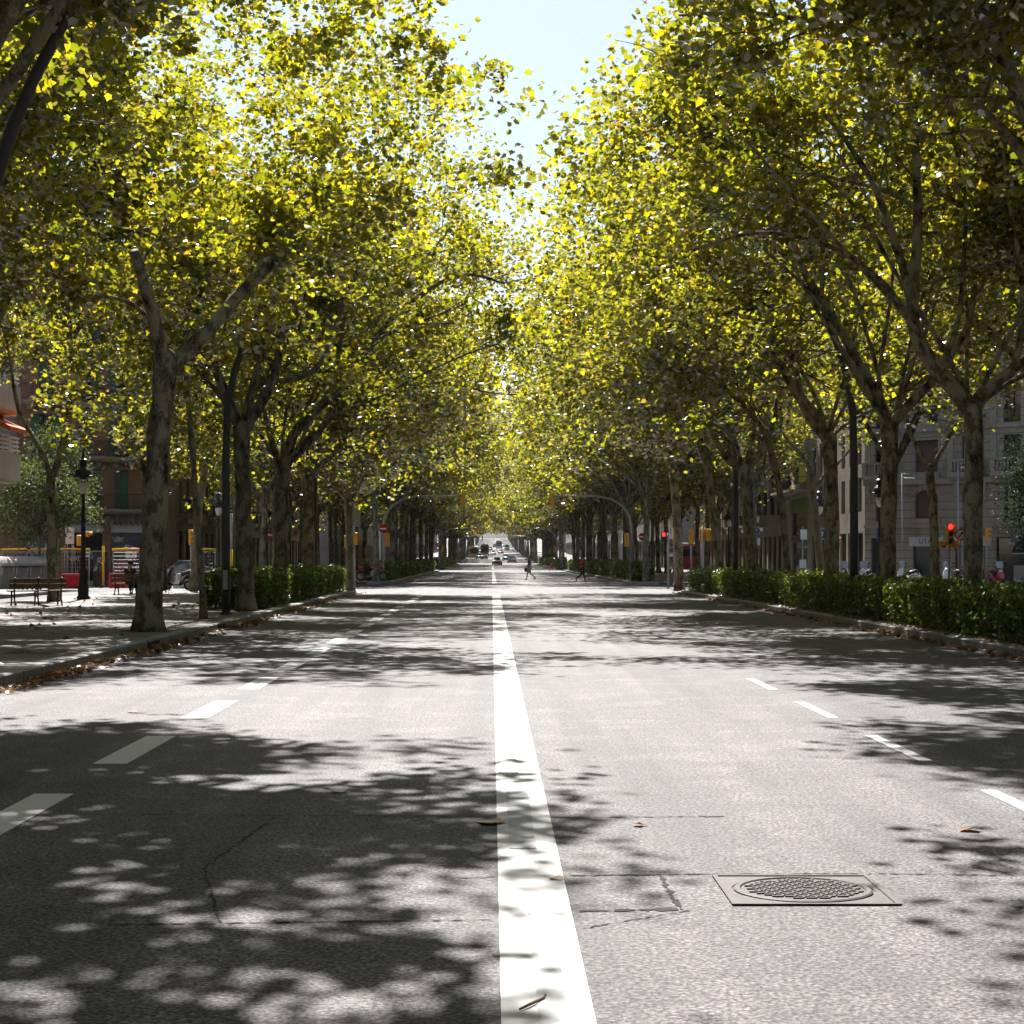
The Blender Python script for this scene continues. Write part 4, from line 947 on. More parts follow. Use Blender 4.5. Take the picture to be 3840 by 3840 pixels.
for k in range(50):
    z = 4.6 + k * .35
    if z < H - .3: F.box(st, 4.15 if k % 2 else 4.0, 4.95 if k % 2 else 5.1, z, z + .26, .16, .19)
for z in fl: F.box(st, 0, F.W, z - .34, z - .2, .004, .1)
F.box(st, 0, F.W, H - .5, H, .01, .55); F.box(st, 0, F.W, 3.98, 4.35, .004, .12)
for k in range(38): F.box(st, .2 + k * .42, .36 + k * .42, 3.72, 3.98, .004, .2)
st.build('stone_trim', GREYST, bk)
for fi, z in enumerate(fl):
    for bi, u in enumerate(bays):
        op = (u - .55, u + .55, z + .02, z + 2.55); closed = (fi + bi) % 4 == 3
        window(F, op, bk, FRAMEM, 'curtain' if (fi + bi) % 3 == 0 else 'sash'); shutters(F, op, bk, SHUT, not closed)
        sr = MB(); F.box(sr, u - .75, u + .75, z + 2.6, z + 2.78, .003, .09); sr.build('lintel', GREYST, bk)
    balcony(F, 5.6, 14.9, z, .95, bk, GREYST); balcony(F, 1.0, 3.6, z, .8, bk, GREYST)
for i, (a, b) in enumerate(shops):
    q = MB(); F.box(q, a, b, 3.25, 3.85, -.2, -.1); q.build('fascia_board', SHOPSIGN, bk)
    q = MB(); F.box(q, a, b, .15, 3.2, -.27, -.2)
    for k in range(15): F.box(q, a + .02, b - .02, .3 + k * .19, .33 + k * .19, -.2, -.185)
    so_ = q.build('roller_shutter', ROLL if i != 2 else INSIDE, bk)
    rr = random.Random(50 + i); gm = MB()                             # sprayed scribbles
    for k in range(7):
        u, z = a + .3 + rr.random() * (b - a - .6), .9 + rr.random() * 1.9; pts = []
        for t in range(14): pts.append(F.P(min(max(u + .22 * math.sin(t * 1.1 + k) + .05 * t - .3, a + .05), b - .05), z + .2 * math.cos(t * (1.0 + .2 * k)), -.178))
        gm.tube(pts, .028, 4, 0 if k % 3 else 1, False, False)
    gm.build('graffiti', [GRAF1, GRAF2], so_)
fg = MB(); fu = 13.55
F.box(fg, fu, fu + .95, 8.2, 8.75, .97, .985)
for k in range(4): F.box(fg, fu, fu + .95, 8.235 + k * .13, 8.295 + k * .13, .9855, .989, 1)
fg.add([F.P(fu - .002, 8.2, .9905), F.P(fu + .42, 8.475, .9905), F.P(fu - .002, 8.75, .9905)], [(0, 1, 2)], 2)
sp = []
for k in range(10): r_ = .085 if k % 2 == 0 else .035; sp.append(F.P(fu + .13 + r_ * math.sin(R(36 * k)), 8.475 + r_ * math.cos(R(36 * k)), .992))
fg.add(sp, [tuple(range(10))], 3)
tag(fg.build('flag', [mat('flag_yellow', (.7, .5, .05), .8), SIGNRED, SIGNBLUE, WHITE]), 'small striped flag with white star on blue, hung on brick balcony', 'flag')

# --- generic street fronts along the avenue
def street_front(name, p0, p1, H, m, label, group, floors, bay, frame, seed, ground='shop', bal=None, back=14.0, detail=True, trim=None):
    F = Face(p0, p1); zb = road_z((p0[1] + p1[1]) / 2); b = thing(name, label, 'building', (p0[0], p0[1], zb), group)
    if zb > 0: F.p0.z = zb
    rr = random.Random(seed); wl = MB(); n = max(2, int(F.W / bay)); sp = F.W / n; ops = []; ws = []
    fh = (H - 4.6) / floors
    for f_ in range(floors):
        for k in range(n):
            u = (k + .5) * sp; z = 4.6 + f_ * fh; op = (u - .55, u + .55, z + .12, z + min(2.45, fh - .7)); ops.append(op); ws.append((op, f_, k))
    gs = []
    for k in range(n):
        u = (k + .5) * sp; gs.append((u - sp * .38, u + sp * .38, .12, 3.5)); ops.append(gs[-1])
    F.wall(wl, -.3, H, ops)
    q = [F.P(0, 0), F.P(F.W, 0), F.P(F.W, 0, -back), F.P(0, 0, -back)]; hull(wl, [(a.x, a.y) for a in q], zb - .3, zb + H, (0,)); wl.build('wall', m, b)
    tr = MB(); F.box(tr, 0, F.W, H - .55, H - .05, .003, .5); F.box(tr, 0, F.W, 4.05, 4.4, .003, .22)
    for f_ in range(1, floors): F.box(tr, 0, F.W, 4.6 + f_ * fh - .26, 4.6 + f_ * fh - .12, .003, .09)
    tr.build('cornice', trim or m, b)
    for op, f_, k in ws:
        kd = rr.choice(('sash', 'sash', 'blind', 'curtain', 'glass')); window(F, op, b, frame, kd)
        if bal and detail and (k + f_) % 2 == bal - 1: balcony(F, op[0] - .45, op[1] + .45, 4.6 + f_ * fh + .1, .7, b, trim or m)
    for k, g_ in enumerate(gs): window(F, g_, b, FRAMEM, rr.choice(('glass', 'room', 'roller', 'glass')), .2, 'shop_window')
    return b, F
GB = 'street front buildings along the avenue'
xl, xr = CL[0], CR[0]
street_front('apartment_building', (xl, 128.2), (xl, 146), 21, BROWNST, 'brown stone apartment house just beyond the brick corner building', GB, 5, 2.9, FRAMEM, 1, bal=1, trim=GREYST)
street_front('apartment_building', (xl, 146.2), (xl, 168), 23, WHITER, 'pale rendered apartment house, second beyond the brick corner building', GB, 6, 2.7, FRAMEW, 2, bal=2)
street_front('apartment_building', (xl, 168.2), (xl, 192), 20, STONE, 'beige apartment house, third beyond the brick corner building', GB, 5, 2.8, FRAMEM, 3, bal=1)
street_front('apartment_building', (xl, 192.2), (xl, 214), 22, OCHRE, 'ochre apartment house on the left before the second crossing', GB, 5, 2.9, FRAMEM, 4, bal=2)
street_front('apartment_building', (xl, 248), (xl, 300), 22, GREYST, 'grey apartment block on the left beyond the second crossing', GB, 5, 4.2, FRAMEM, 5)
street_front('apartment_building', (xl, 300.2), (xl, 350), 21, STONE, 'beige apartment block on the left before the third crossing', GB, 5, 4.2, FRAMEM, 6)
street_front('apartment_building', (xr, 214), (xr, 193), 21, OCHRE, 'ochre apartment house on the right before the second crossing', GB, 5, 2.9, FRAMEM, 7, bal=1)
street_front('apartment_building', (xr, 192.8), (xr, 171.2), 23, STONE, 'beige apartment house with columns beside the curved bay building', GB, 6, 2.7, FRAMEM, 8, bal=2)
street_front('apartment_building', (xr, 350), (xr, 300.2), 21, WHITER, 'pale apartment block on the right before the third crossing', GB, 5, 4.2, FRAMEM, 10)
street_front('apartment_building', (xr, 300), (xr, 248), 22, GREYST, 'grey apartment block on the right beyond the second crossing', GB, 5, 4.2, FRAMEM, 11)
for k, (y0, y1) in enumerate(((383, 480), (514, 613), (647, 746))):
    for sd_, x in ((-1, xl), (1, xr)):
        a, b_ = ((x, y0), (x, y1)) if sd_ < 0 else ((x, y1), (x, y0))
        street_front('apartment_building', a, b_, 21 + (k + sd_) % 3, (GREYST, STONE, WHITER)[(k + sd_) % 3], f'distant block of flats on the {"left" if sd_ < 0 else "right"} behind trees, {("fourth", "fifth", "sixth")[k]} block along the avenue', GB, 5, 9.0, FRAMEM, 20 + k, detail=False)

# --- curved bay building and the modern green-panelled one, right
bb, F = street_front('apartment_building', (xr, 171), (xr, 154.2), 22, STONE, 'beige building with rounded bay windows on the right', GB, 5, 2.8, FRAMEM, 12)
bay = MB()
for z0, z1 in ((4.3, 5.3), (7.4, 8.4), (10.5, 11.5), (13.6, 14.6)):
    n = 14; vs = []
    for z in (z0, z1):
        for i in range(n + 1):
            a = math.pi * i / n; vs.append(F.P(F.W / 2 - 4.2 * math.cos(a), z, .01 + 1.5 * math.sin(a)))
    k = n + 1; bay.add(vs, [(i, i + 1, k + i + 1, k + i) for i in range(n)] + [tuple(range(n + 1)), tuple(range(2 * k - 1, k - 1, -1))])
for i in range(8):
    a = math.pi * (i + .5) / 8; c = F.P(F.W / 2 - 4.1 * math.cos(a), 4.3, .01 + 1.4 * math.sin(a)); bay.tube([c, c + Vector((0, 0, 10.3))], .16, 6)
bay.build('bay', STONE, bb)
bg_ = MB(); n = 14
vs = [F.P(F.W / 2 - 4.0 * math.cos(math.pi * i / n), z, .01 + 1.32 * math.sin(math.pi * i / n)) for z in (5.2, 13.7) for i in range(n + 1)]
bg_.add(vs, [(i, i + 1, n + 2 + i, n + 1 + i) for i in range(n)]); bg_.build('bay_glazing', GLASS, bb)
gb = thing('apartment_building', 'modern building with green window panel and planted balcony on the right', 'building', (xr, 154, 0), GB)
F = Face((xr, 154), (xr, 122.2)); wl = MB(); ops = [(2, 9.5, .15, 2.9), (2, 9.5, 3.4, 6.4), (3, 9, 7.6, 10), (3, 9, 11, 13.4), (3, 9, 14.4, 16.8)] + [(12 + 2.9 * k, 13.3 + 2.9 * k, z, z + 2.3) for k in range(7) for z in (4.7, 7.9, 11.1, 14.3)] + [(11.5 + 2.9 * k, 13.8 + 2.9 * k, .15, 3.3) for k in range(7)]
F.wall(wl, 0, 21, ops); q = [F.P(0, 0), F.P(F.W, 0), F.P(F.W, 0, -14), F.P(0, 0, -14)]; hull(wl, [(a.x, a.y) for a in q], 0, 21, (0,)); wl.build('wall', STONE, gb)
for i, op in enumerate(ops):
    window(F, op, gb, FRAMEM, 'glass' if i < 5 else ('sash', 'blind', 'glass')[i % 3])
gp = MB(); F.box(gp, 2.1, 9.4, 5.3, 6.3, -.21, -.15); gp.build('green_panel', mat('lime_panel', (.22, .32, .04), .5), gb)
for z in (6.95, 10.4, 13.9): balcony(F, 1.0, 10.5, z, 1.6, gb, CREAM)
pl = MB(); r_ = random.Random(3)
for k in range(26): c = F.P(2 + r_.random() * 7, 7.4 + r_.random() * 1.0, 1.2 + r_.random() * .3); pl.sphere(c, (.25, .25, .2 + .3 * r_.random()), 6, 4)
pl.build('plants', PLANT, gb)
sg_ = MB(); F.box(sg_, 2.5, 8.6, 2.95, 3.35, .003, .12); sg_.build('shop_fascia', mat('brown_fascia', (.09, .07, .06), .6), gb)

# --- rusticated stone building on the right chamfer
R1 = (CR[0] + 14.5, CR[1] - 14.5)
rb = thing('stone_building', 'rusticated limestone corner building with arched windows and balustrades', 'building', (*CR, 0))
F = Face(CR, R1); H = 24.0; wl = MB(); ops = []; spec = []
bays = [1.3, 4.6, 7.75, 10.7, 13.7, 17.2]
for i, u in enumerate(bays):
    ar = i in (1, 4)
    o1 = (u - .85, u + .85, 4.15, 6.0) if ar else (u - .55, u + .55, 4.0, 6.05)
    ops.append(o1); spec.append((o1, 'blind' if i == 1 else 'room' if i == 4 else 'sash', .55 if ar else 0))
    for k in range(5):
        z = 6.85 + k * 3.2; o2 = (u - .85, u + .85, z + .3, z + 2.35) if ar else (u - .6, u + .6, z + .02, z + 2.45)
        ops.append(o2); spec.append((o2, 'blind' if (ar and i == 4) or (i + k) % 4 == 1 else 'curtain' if (i + k) % 4 == 2 else 'sash', 0))
gs = [(.4, 2.2), (3.6, 5.6), (6.7, 8.8), (9.6, 11.8), (12.6, 15.4), (16.1, 18.6)]
for a, b in gs: ops.append((a, b, .15, 2.9))
F.wall(wl, 0, H, ops, .32); p2 = (R1[0] + 30, R1[1]); hull(wl, [CR, R1, p2, (p2[0], CR[1]), ], 0, H, (0,)); wl.build('wall', RUST, rb)
for o_, kd, ar in spec: window(F, o_, rb, FRAMEM, kd, .26, 'window', ar, RUST)
tr = MB()
F.box(tr, 0, F.W, 6.35, 6.7, .003, .3); F.box(tr, 0, F.W, 3.55, 3.8, .003, .22); F.box(tr, 0, F.W, H - .6, H, .003, .6)
for k in range(1, 5): F.box(tr, 0, F.W, 6.85 + k * 3.2 - .3, 6.85 + k * 3.2 - .1, .003, .12)
for u in (0, 2.55, 6.2, 9.25, 12.1, 15.3): F.box(tr, u, u + .42, 6.7, H - .6, .003, .1)
for i in (1, 4):
    u = bays[i]
    for k in range(-3, 4): a = R(90 + k * 22); tr.box(F.P(u - 1.08 * math.cos(a), 5.45 + .85 * math.sin(a) * .9, .035), (.18, .07, .5), F.ang, 0, 0, -(a - math.pi / 2))
    F.box(tr, u - 1.1, u + 1.1, 3.82, 4.12, .003, .16); F.box(tr, u - 1.05, u + 1.05, 6.72, 7.1, .003, .14)
for u in (.3, 2.3, 6.75, 8.75): F.box(tr, u, u + .28, 5.5, 6.35, .003, .36); F.box(tr, u + .03, u + .25, 5.2, 5.5, .003, .2)
tr.build('stone_trim', STONE, rb)
for u0, u1 in ((.2, 2.7), (6.6, 8.9), (9.6, 11.8)): balcony(F, u0, u1, 6.9, .75, rb, STONE, None, 'stone', .95)
for k in range(1, 5):
    for u0, u1 in ((.2, 2.7), (6.6, 8.9)): balcony(F, u0, u1, 6.85 + k * 3.2, .6, rb, STONE, None, 'iron', .95)
for i, (a, b) in enumerate(gs): window(F, (a, b, .15, 2.9), rb, FRAMEM, ('room', 'glass', 'roller', 'glass', 'room', 'glass')[i], .22, 'shop_window')
def text(body, F_, u, z, o, size, m, par, name='lettering', al='CENTER'):
    c = bpy.data.curves.new(name, 'FONT'); c.body = body; c.size = size; c.align_x = al; c.align_y = 'CENTER'; c.extrude = .004; c.materials.append(m)
    tmp = bpy.data.objects.new(name, c); COL.objects.link(tmp); me = bpy.data.meshes.new_from_object(tmp.evaluated_get(bpy.context.evaluated_depsgraph_get())); bpy.data.objects.remove(tmp)
    me.name = name; ob = bpy.data.objects.new(name, me); COL.objects.link(ob)
    if not me.materials: me.materials.append(m)
    ob.matrix_world = Matrix.Translation(F_.P(u, z, o)) @ Matrix.Rotation(F_.ang, 4, 'Z') @ Matrix.Rotation(R(90), 4, 'X')
    if par is not None:
        p = par; off = Vector((0, 0, 0))
        while p is not None: off += p.location; p = p.parent
        mw = ob.matrix_world.copy(); ob.parent = par; ob.matrix_basis = Matrix.Translation(-off) @ mw
    return ob
DKRED = mat('dark_red_lettering', (.13, .015, .03), .6)
for a, b, tx in ((3.4, 5.9, 'UTALA'), (6.5, 9.3, '')):
    q = MB(); F.box(q, a, b, 2.35, 2.95, .01, .12); s_ = q.build('shop_sign', SHOPSIGN, rb)
    if tx: text(tx, F, a + 1.5, 2.64, .126, .48, DKRED, s_)
q = MB(); F.box(q, 7.0, 8.7, .9, 2.3, -.12, -.05, 0); F.box(q, 7.0, 8.7, .4, .9, -.12, -.048, 1); s_ = q.build('window_poster', [mat('pale_poster', (.38, .45, .4), .6), mat('brown_poster', (.2, .13, .1), .6)], rb)
text('venta vivo', F, 7.9, 1.6, -.045, .22, mat('maroon_print', (.25, .03, .05), .6), s_)
aw = MB(); aw.add([F.P(u, z, o) for u in (11.6, 18.8) for z, o in ((3.75, .05), (2.75, 1.7), (2.55, 1.7), (3.55, .05))], [(0, 1, 5, 4), (1, 2, 6, 5), (2, 3, 7, 6), (3, 0, 4, 7), (0, 3, 2, 1), (4, 5, 6, 7)]); aw.build('awning', AWNGREY, rb)
ab = MB(); n = 12; ar_ = [(13.6 + 1.6 * math.cos(math.pi * i / n), 1.9 + 1.15 * math.sin(math.pi * i / n)) for i in range(n + 1)]
vs = [F.P(u, z, o) for o in (1.75, 2.3) for u, z in ar_]; k = n + 1
ab.add(vs, [(i, i + 1, k + i + 1, k + i) for i in range(n)] + [tuple(range(k)), tuple(range(2 * k - 1, k - 1, -1))]); abo = ab.build('arched_awning', AWNBLK, rb)
text('las', F, 14.1, 2.45, 2.306, .62, WHITE, abo)
q = MB(); F.box(q, 12.0, 14.9, 1.84, 1.9, 1.75, 2.35); F.box(q, 16.2, 18.2, 1.84, 1.9, 1.7, 2.3); q.build('awning_valance', SHOPSIGN, rb)
q = MB(); F.box(q, 12.2, 14.6, .15, 1.15, 2.4, 2.48); q.build('terrace_screen', mat('beige_screen', (.33, .3, .28), .7), rb)

# --- cream balcony building at the left edge, near corner
nb = thing('apartment_building', 'cream modern building with curved balconies and orange awnings at left edge', 'building', (xl, 80.6, 0), GB)
F = Face((xl, 40), (xl, 80.6)); wl = MB(); ops = []
for k in range(7):
    for u in np.arange(1, 39, 3.2): ops.append((u, u + 2.0, 4.9 + 2.96 * k, 7.1 + 2.96 * k))
F.wall(wl, 0, 26, ops); hull(wl, [(xl, 40), (xl, 80.6), (xl - 12, 92.4), (xl - 40, 92.4), (xl - 40, 40)], 0, 26, (0,)); wl.build('wall', CREAM, nb)
for op in ops:
    if op[0] > 18: window(F, op, nb, FRAMEM, 'glass' if int(op[0]) % 2 else 'blind')
for k in range(7): balcony(F, 22, 40.3, 5.15 + 2.96 * k, 1.35, nb, CREAM, None, 'solid', 1.05)
for k in (0, 2, 4):
    z = 5.15 + 2.96 * k
    q = MB(); q.add([F.P(u, zz, o) for u in (36.4, 40.2) for zz, o in ((z + 2.75, .05), (z + 1.95, 1.9), (z + 1.75, 1.9), (z + 2.6, .05))], [(0, 1, 5, 4), (1, 2, 6, 5), (2, 3, 7, 6), (3, 0, 4, 7), (0, 3, 2, 1), (4, 5, 6, 7)]); q.build('awning', ORANGE, nb)

street_front('apartment_building', (xr, 78), (xr, -60), 22, GREYST, 'long grey apartment block on the right before the first crossing', GB, 5, 6.0, FRAMEM, 41, detail=False)
street_front('apartment_building', (xl, -60), (xl, 39.8), 22, WHITER, 'long pale apartment block on the left alongside the viewer', GB, 5, 6.0, FRAMEM, 42, detail=False)
# distant hill closing the avenue
hb = MB(); vs = []; n = 40
for i in range(n + 1):
    x = -600 + 1200 * i / n; hgt = 55 + 10 * math.sin(i * .9) + 8 * math.sin(i * .37 + 1)
    vs += [(x, 1750, -2), (x, 1900, hgt), (x, 2300, hgt * .6)]
hb.add(vs, [(3 * i + j, 3 * i + 3 + j, 3 * i + 4 + j, 3 * i + 1 + j) for i in range(n) for j in range(2)], 0, True); struct(hb, 'hill', mat('wooded_hillside', (.05, .065, .045), .95, noise=.3, nscale=.05))
# ------------------------------------------------------------------ street furniture
PZ = 0.15
def gz(y): return road_z(y) + PZ
# --- tall curved lamp posts
def make_lamp():
    t = thing('street_lamp', 'x', 'street lamp', (0, 0, 0), 'tall curved lamp posts along the kerbs')
    p = MB(); pts = [(0, 0, 0), (0, 0, 2), (0, 0, 4), (.03, 0, 5.2), (.2, 0, 6.2), (.46, 0, 7.0), (.72, 0, 7.6), (1.15, 0, 8.4), (1.6, 0, 9.05), (2.1, 0, 9.6), (2.6, 0, 10.0), (3.0, 0, 10.2), (3.25, 0, 10.28)]
    p.tube(pts, [.115, .11, .1, .095, .09, .085, .08, .075, .07, .065, .06, .055, .05], 12); p.lathe([(.16, 0), (.16, .04), (.125, .06)], (0, 0, 0), 12); p.build('pole', LAMPGREY, t)
    d = MB(); d.box((0, -.112, .9), (.12, .02, .5)); d.build('access_door', STEEL, t)
    h = MB(); b = len(h.v)
    secs = [(3.1, .05, .04), (3.3, .12, .07), (3.6, .16, .09), (3.9, .15, .08), (4.1, .06, .04)]
    n = 10
    for x, wy, hz in secs:
        for k in range(n): a = 2 * math.pi * k / n; h.v.append((x, wy * math.cos(a), 10.3 + .04 * (x - 3.1) + hz * math.sin(a) * (1.1 if math.sin(a) > 0 else .55)))
    for i in range(len(secs) - 1):
        for k in range(n): h.f.append((b + i * n + k, b + i * n + (k + 1) % n, b + (i + 1) * n + (k + 1) % n, b + (i + 1) * n + k)); h.m.append(0); h.smooth.append(True)
    h.f.append(tuple(range(n))); h.m.append(0); h.smooth.append(False); h.f.append(tuple(range((len(secs) - 1) * n, len(secs) * n))); h.m.append(0); h.smooth.append(False)
    ho = h.build('lamp_head', STEEL, t); q = MB(); q.box((3.68, 0, 10.265), (.5, .22, .03)); q.build('diffuser', GLOBE, ho)
    return t
lamp0 = make_lamp()
LB = [(-6.87, 47.6, 0, 'tall curved lamp post at the front end of the left hedge'), (-6.6, 23.6, 0, 'curved lamp post crossing the leaves in the top left corner'), (-6.87, 71.5, 0, 'curved lamp post near the far end of the near left hedge'),
      (9.32, 47.3, math.pi, 'tall curved lamp post in the right hedge between pollard tree and long-limbed tree'), (9.32, 70.2, math.pi, 'curved lamp post on the right against the mottled wide-forked tree')]
for k, y in enumerate((133, 157, 181, 205)):
    LB.append((-6.87, y, 0, f'curved lamp post on the left beyond the crossing, {ORD[k + 1]} one there')); LB.append((9.32, y - 4, math.pi, f'curved lamp post on the right beyond the crossing, {ORD[k + 1]} one there'))
for i, (x, y, rz, lb) in enumerate(LB):
    if i == 0: lamp0.location = (x, y, gz(y)); lamp0['label'] = lb
    else: dup(lamp0, (x, y, gz(y)), rz, lb)
# --- cast iron lanterns
def make_lantern():
    t = thing('iron_lamp', 'x', 'street lamp', (0, 0, 0), 'old cast iron lantern posts on the promenades')
    p = MB(); p.lathe([(.24, 0), (.24, .08), (.19, .14), (.2, .42), (.16, .55), (.13, .95), (.15, 1.0), (.1, 1.08), (.085, 1.2), (.075, 2.4), (.095, 2.45), (.07, 2.52), (.06, 3.75), (.085, 3.8), (.06, 3.88)], (0, 0, 0), 12); p.build('post', IRON, t)
    c = MB(); c.lathe([(.05, 4.20), (.2, 4.22), (.36, 4.27), (.37, 4.34), (.31, 4.36), (.3, 4.42), (.26, 4.55), (.15, 4.66), (.12, 4.68), (.12, 4.86), (.17, 4.87), (.17, 4.91), (.1, 4.95), (.04, 5.03), (.05, 5.08), (.015, 5.25)], (0, 0, .02), 12, 0, False)
    for k in range(8): a = 2 * math.pi * k / 8; c.tube([(.33 * math.cos(a), .33 * math.sin(a), 4.36), (.46 * math.cos(a), .46 * math.sin(a), 4.40), (.44 * math.cos(a), .44 * math.sin(a), 4.52)], [.03, .025, .02], 5)
    for k in range(6): a = 2 * math.pi * k / 6; c.tube([(.1 * math.cos(a), .1 * math.sin(a), 3.9), (.2 * math.cos(a), .2 * math.sin(a), 4.3)], .012, 4)
    c.build('lantern_hood', IRON, t); g = MB(); g.lathe([(.07, 3.84), (.13, 3.95), (.17, 4.15), (.16, 4.28)], (0, 0, -.12), 12); g.build('globe', GLOBE, t); return t
lan0 = make_lantern()
LN = [(-14.42, 65, 'black iron lantern post in full view right of the wooden bench'), (-14.6, 82, 'black iron lantern post half hidden by the thick forked tree'), (-14.7, 99, 'black iron lantern post seen between tall lamp post and dark-barked tree'), (-14.9, 122, 'black iron lantern post beside the round no-entry sign on left'), (-15.1, 138, 'farthest visible black iron lantern post on the left promenade'),
      (17.3, 82, 'black iron lantern post behind the blue parking sign on right'), (17.3, 97, 'black iron lantern post beside the whitish tree on the right'), (17.3, 120, 'black iron lantern post in front of the curved bay building'), (17.4, 135, 'black iron lantern post before the stone columns, farthest on the right')]
for i, (x, y, lb) in enumerate(LN):
    if i == 0: lan0.location = (x, y, gz(y)); lan0['label'] = lb
    else: dup(lan0, (x, y, gz(y)), 0, lb)
# --- traffic lights
def head(t, loc, face, n=3, lit=None, back=False, s_=1.0):
    """face: 0 looks at the viewer, 90 to the right, 180 away"""
    M = Matrix.Translation(loc) @ Matrix.Rotation(R(face), 4, 'Z'); hh = .29 * n * s_
    def tr(mb): mb.v = [tuple(M @ Vector(v)) for v in mb.v]; return mb
    b = MB(); b.box((0, 0, 0), (.3 * s_, .17 * s_, hh)); ho = tr(b).build('housing', SIGYEL, t, .02)
    for k in range(n):
        z = hh / 2 - .29 * s_ * (k + .5); q = MB(); q.disc((0, -.09 * s_, z), .1 * s_, (0, 1, 0), .02, 14); tr(q).build('lens', SIGRED if lit == k else SIGOFF, ho)
        v = MB(); nn = 9; ring = []
        for y in (-.085, -.27):
            for i in range(nn): a = R(-20 + 220 * i / (nn - 1)); ring.append((.125 * s_ * math.cos(a), y * s_, z + .125 * s_ * math.sin(a)))
        v.add(ring + [(x * 1.06, y, z + (zz - z) * 1.06) for x, y, zz in ring], [(i, i + 1, nn + i + 1, nn + i) for i in range(nn - 1)] + [(2 * nn + i, 3 * nn + i, 3 * nn + i + 1, 2 * nn + i + 1) for i in range(nn - 1)]
              + [(nn + i, nn + i + 1, 3 * nn + i + 1, 3 * nn + i) for i in range(nn - 1)]); tr(v).build('visor', SIGYEL, ho)
    return ho
GT = 'yellow traffic lights at the crossings'
def signal(x, y, heads, label, hgt=3.0, r=.055, m=None):
    z0 = gz(y); t = thing('traffic_light', label, 'traffic light', (x, y, z0), GT); p = MB(); p.tube([(x, y, z0), (x, y, z0 + hgt)], [r, r * .9], 10); p.lathe([(.12, 0), (.12, .05), (.07, .08)], (x, y, z0), 10); p.build('pole', m or GALV, t)
    for dx, dy, z, f_, n, lit in heads: head(t, (x + dx, y + dy, z0 + z), f_, n, lit)
    return t
def gantry(x, y, sgn, arm, label):
    z0 = gz(y); t = thing('traffic_light', label, 'traffic light', (x, y, z0), GT); p = MB()
    p.tube([(x, y, z0), (x, y, z0 + 3.4), (x + sgn * .12, y, z0 + 4.1), (x + sgn * .55, y, z0 + 4.75), (x + sgn * 1.3, y, z0 + 5.2), (x + sgn * 2.2, y, z0 + 5.36), (x + sgn * arm, y, z0 + 5.4)], [.1, .09, .085, .08, .075, .065, .05], 10); p.build('pole', STEEL, t)
    head(t, (x + sgn * arm, y, z0 + 5.1), 180, 3); head(t, (x + sgn * .28, y - .02, z0 + 2.6), 180, 3); return t
gantry(-6.9, 117, 1, 5.1, 'arched signal gantry over the left lanes beyond the crossing')
gantry(8.85, 116.5, -1, 5.0, 'arched signal gantry over the right lanes beyond the crossing')
gantry(-6.9, 248, 1, 5.0, 'small far signal gantry over the left lanes at the second crossing')
gantry(8.85, 248, -1, 5.0, 'small far signal gantry over the right lanes at the second crossing')
gantry(-6.9, 382, 1, 5.0, 'farthest arched gantry on the left, above the yellow bus'); gantry(8.85, 382, -1, 5.0, 'farthest arched gantry on the right, behind walking man')
t = signal(-6.45, 86.0, [(.05, 0, 2.35, 180, 2, None), (-.35, .1, 2.2, 90, 2, None)], 'grey signal post with back of a large sign panel on left corner', 4.2, .09, STEEL)
q = MB(); q.box((-6.42, 85.8, PZ + 3.4), (.62, .04, .95)); q.build('sign_panel', STEEL, t)
signal(-16.9, 103.5, [(0, 0, 2.6, 70, 3, None)], 'yellow traffic light seen edge-on behind slender young tree on left')
signal(-22.3, 100.5, [(-.2, 0, 2.4, 200, 2, None), (.25, 0, 2.75, 90, 1, None)], 'yellow traffic light partly hidden behind the black iron lantern post')
signal(9.75, 98, [(0, 0, 2.75, 90, 3, None)], 'yellow traffic light facing right, left of tall straight corner tree')
signal(10.1, 87.9, [(0, .2, 2.6, 180, 2, None), (.25, 0, 2.55, 90, 2, None)], 'yellow traffic light back touching the tall straight corner tree')
signal(11.5, 106, [(0, 0, 2.65, 180, 3, None)], 'yellow traffic light back-on beside the red bus'); signal(12.2, 107, [(0, 0, 3.05, 75, 3, None)], 'yellow traffic light edge-on in front of stone columns, right of red bus')
t = thing('pedestrian_light', 'lit red pedestrian light on grey post left of red bus', 'traffic light', (9.05, 96, PZ), GT); p = MB(); p.tube([(9.22, 96, 0), (9.22, 96, 2.9)], .06, 10); p.build('pole', GALV, t)
b = MB(); b.box((8.98, 96, 2.7), (.26, .16, .5)); ho = b.build('housing', SIGBLK, t); b = MB(); b.box((8.98, 95.91, 2.82), (.15, .02, .19)); b.build('lens', SIGRED, ho)
signal(18.4, 74, [(0, -.15, 2.42, 0, 3, 0), (-.28, 0, 2.0, 40, 1, None), (.22, .1, 2.0, 140, 1, None)], 'traffic light with lit red lens beside the big snaking tree', 2.9)
signal(29.6, 110, [(0, 0, 2.85, 80, 3, None), (-.5, .1, 2.4, 180, 2, None)], 'yellow traffic light in front of the black arched awning', 2.9)
signal(16.8, 90, [(0, 0, 2.2, 75, 2, None)], 'small yellow traffic light beside the right lamp post')
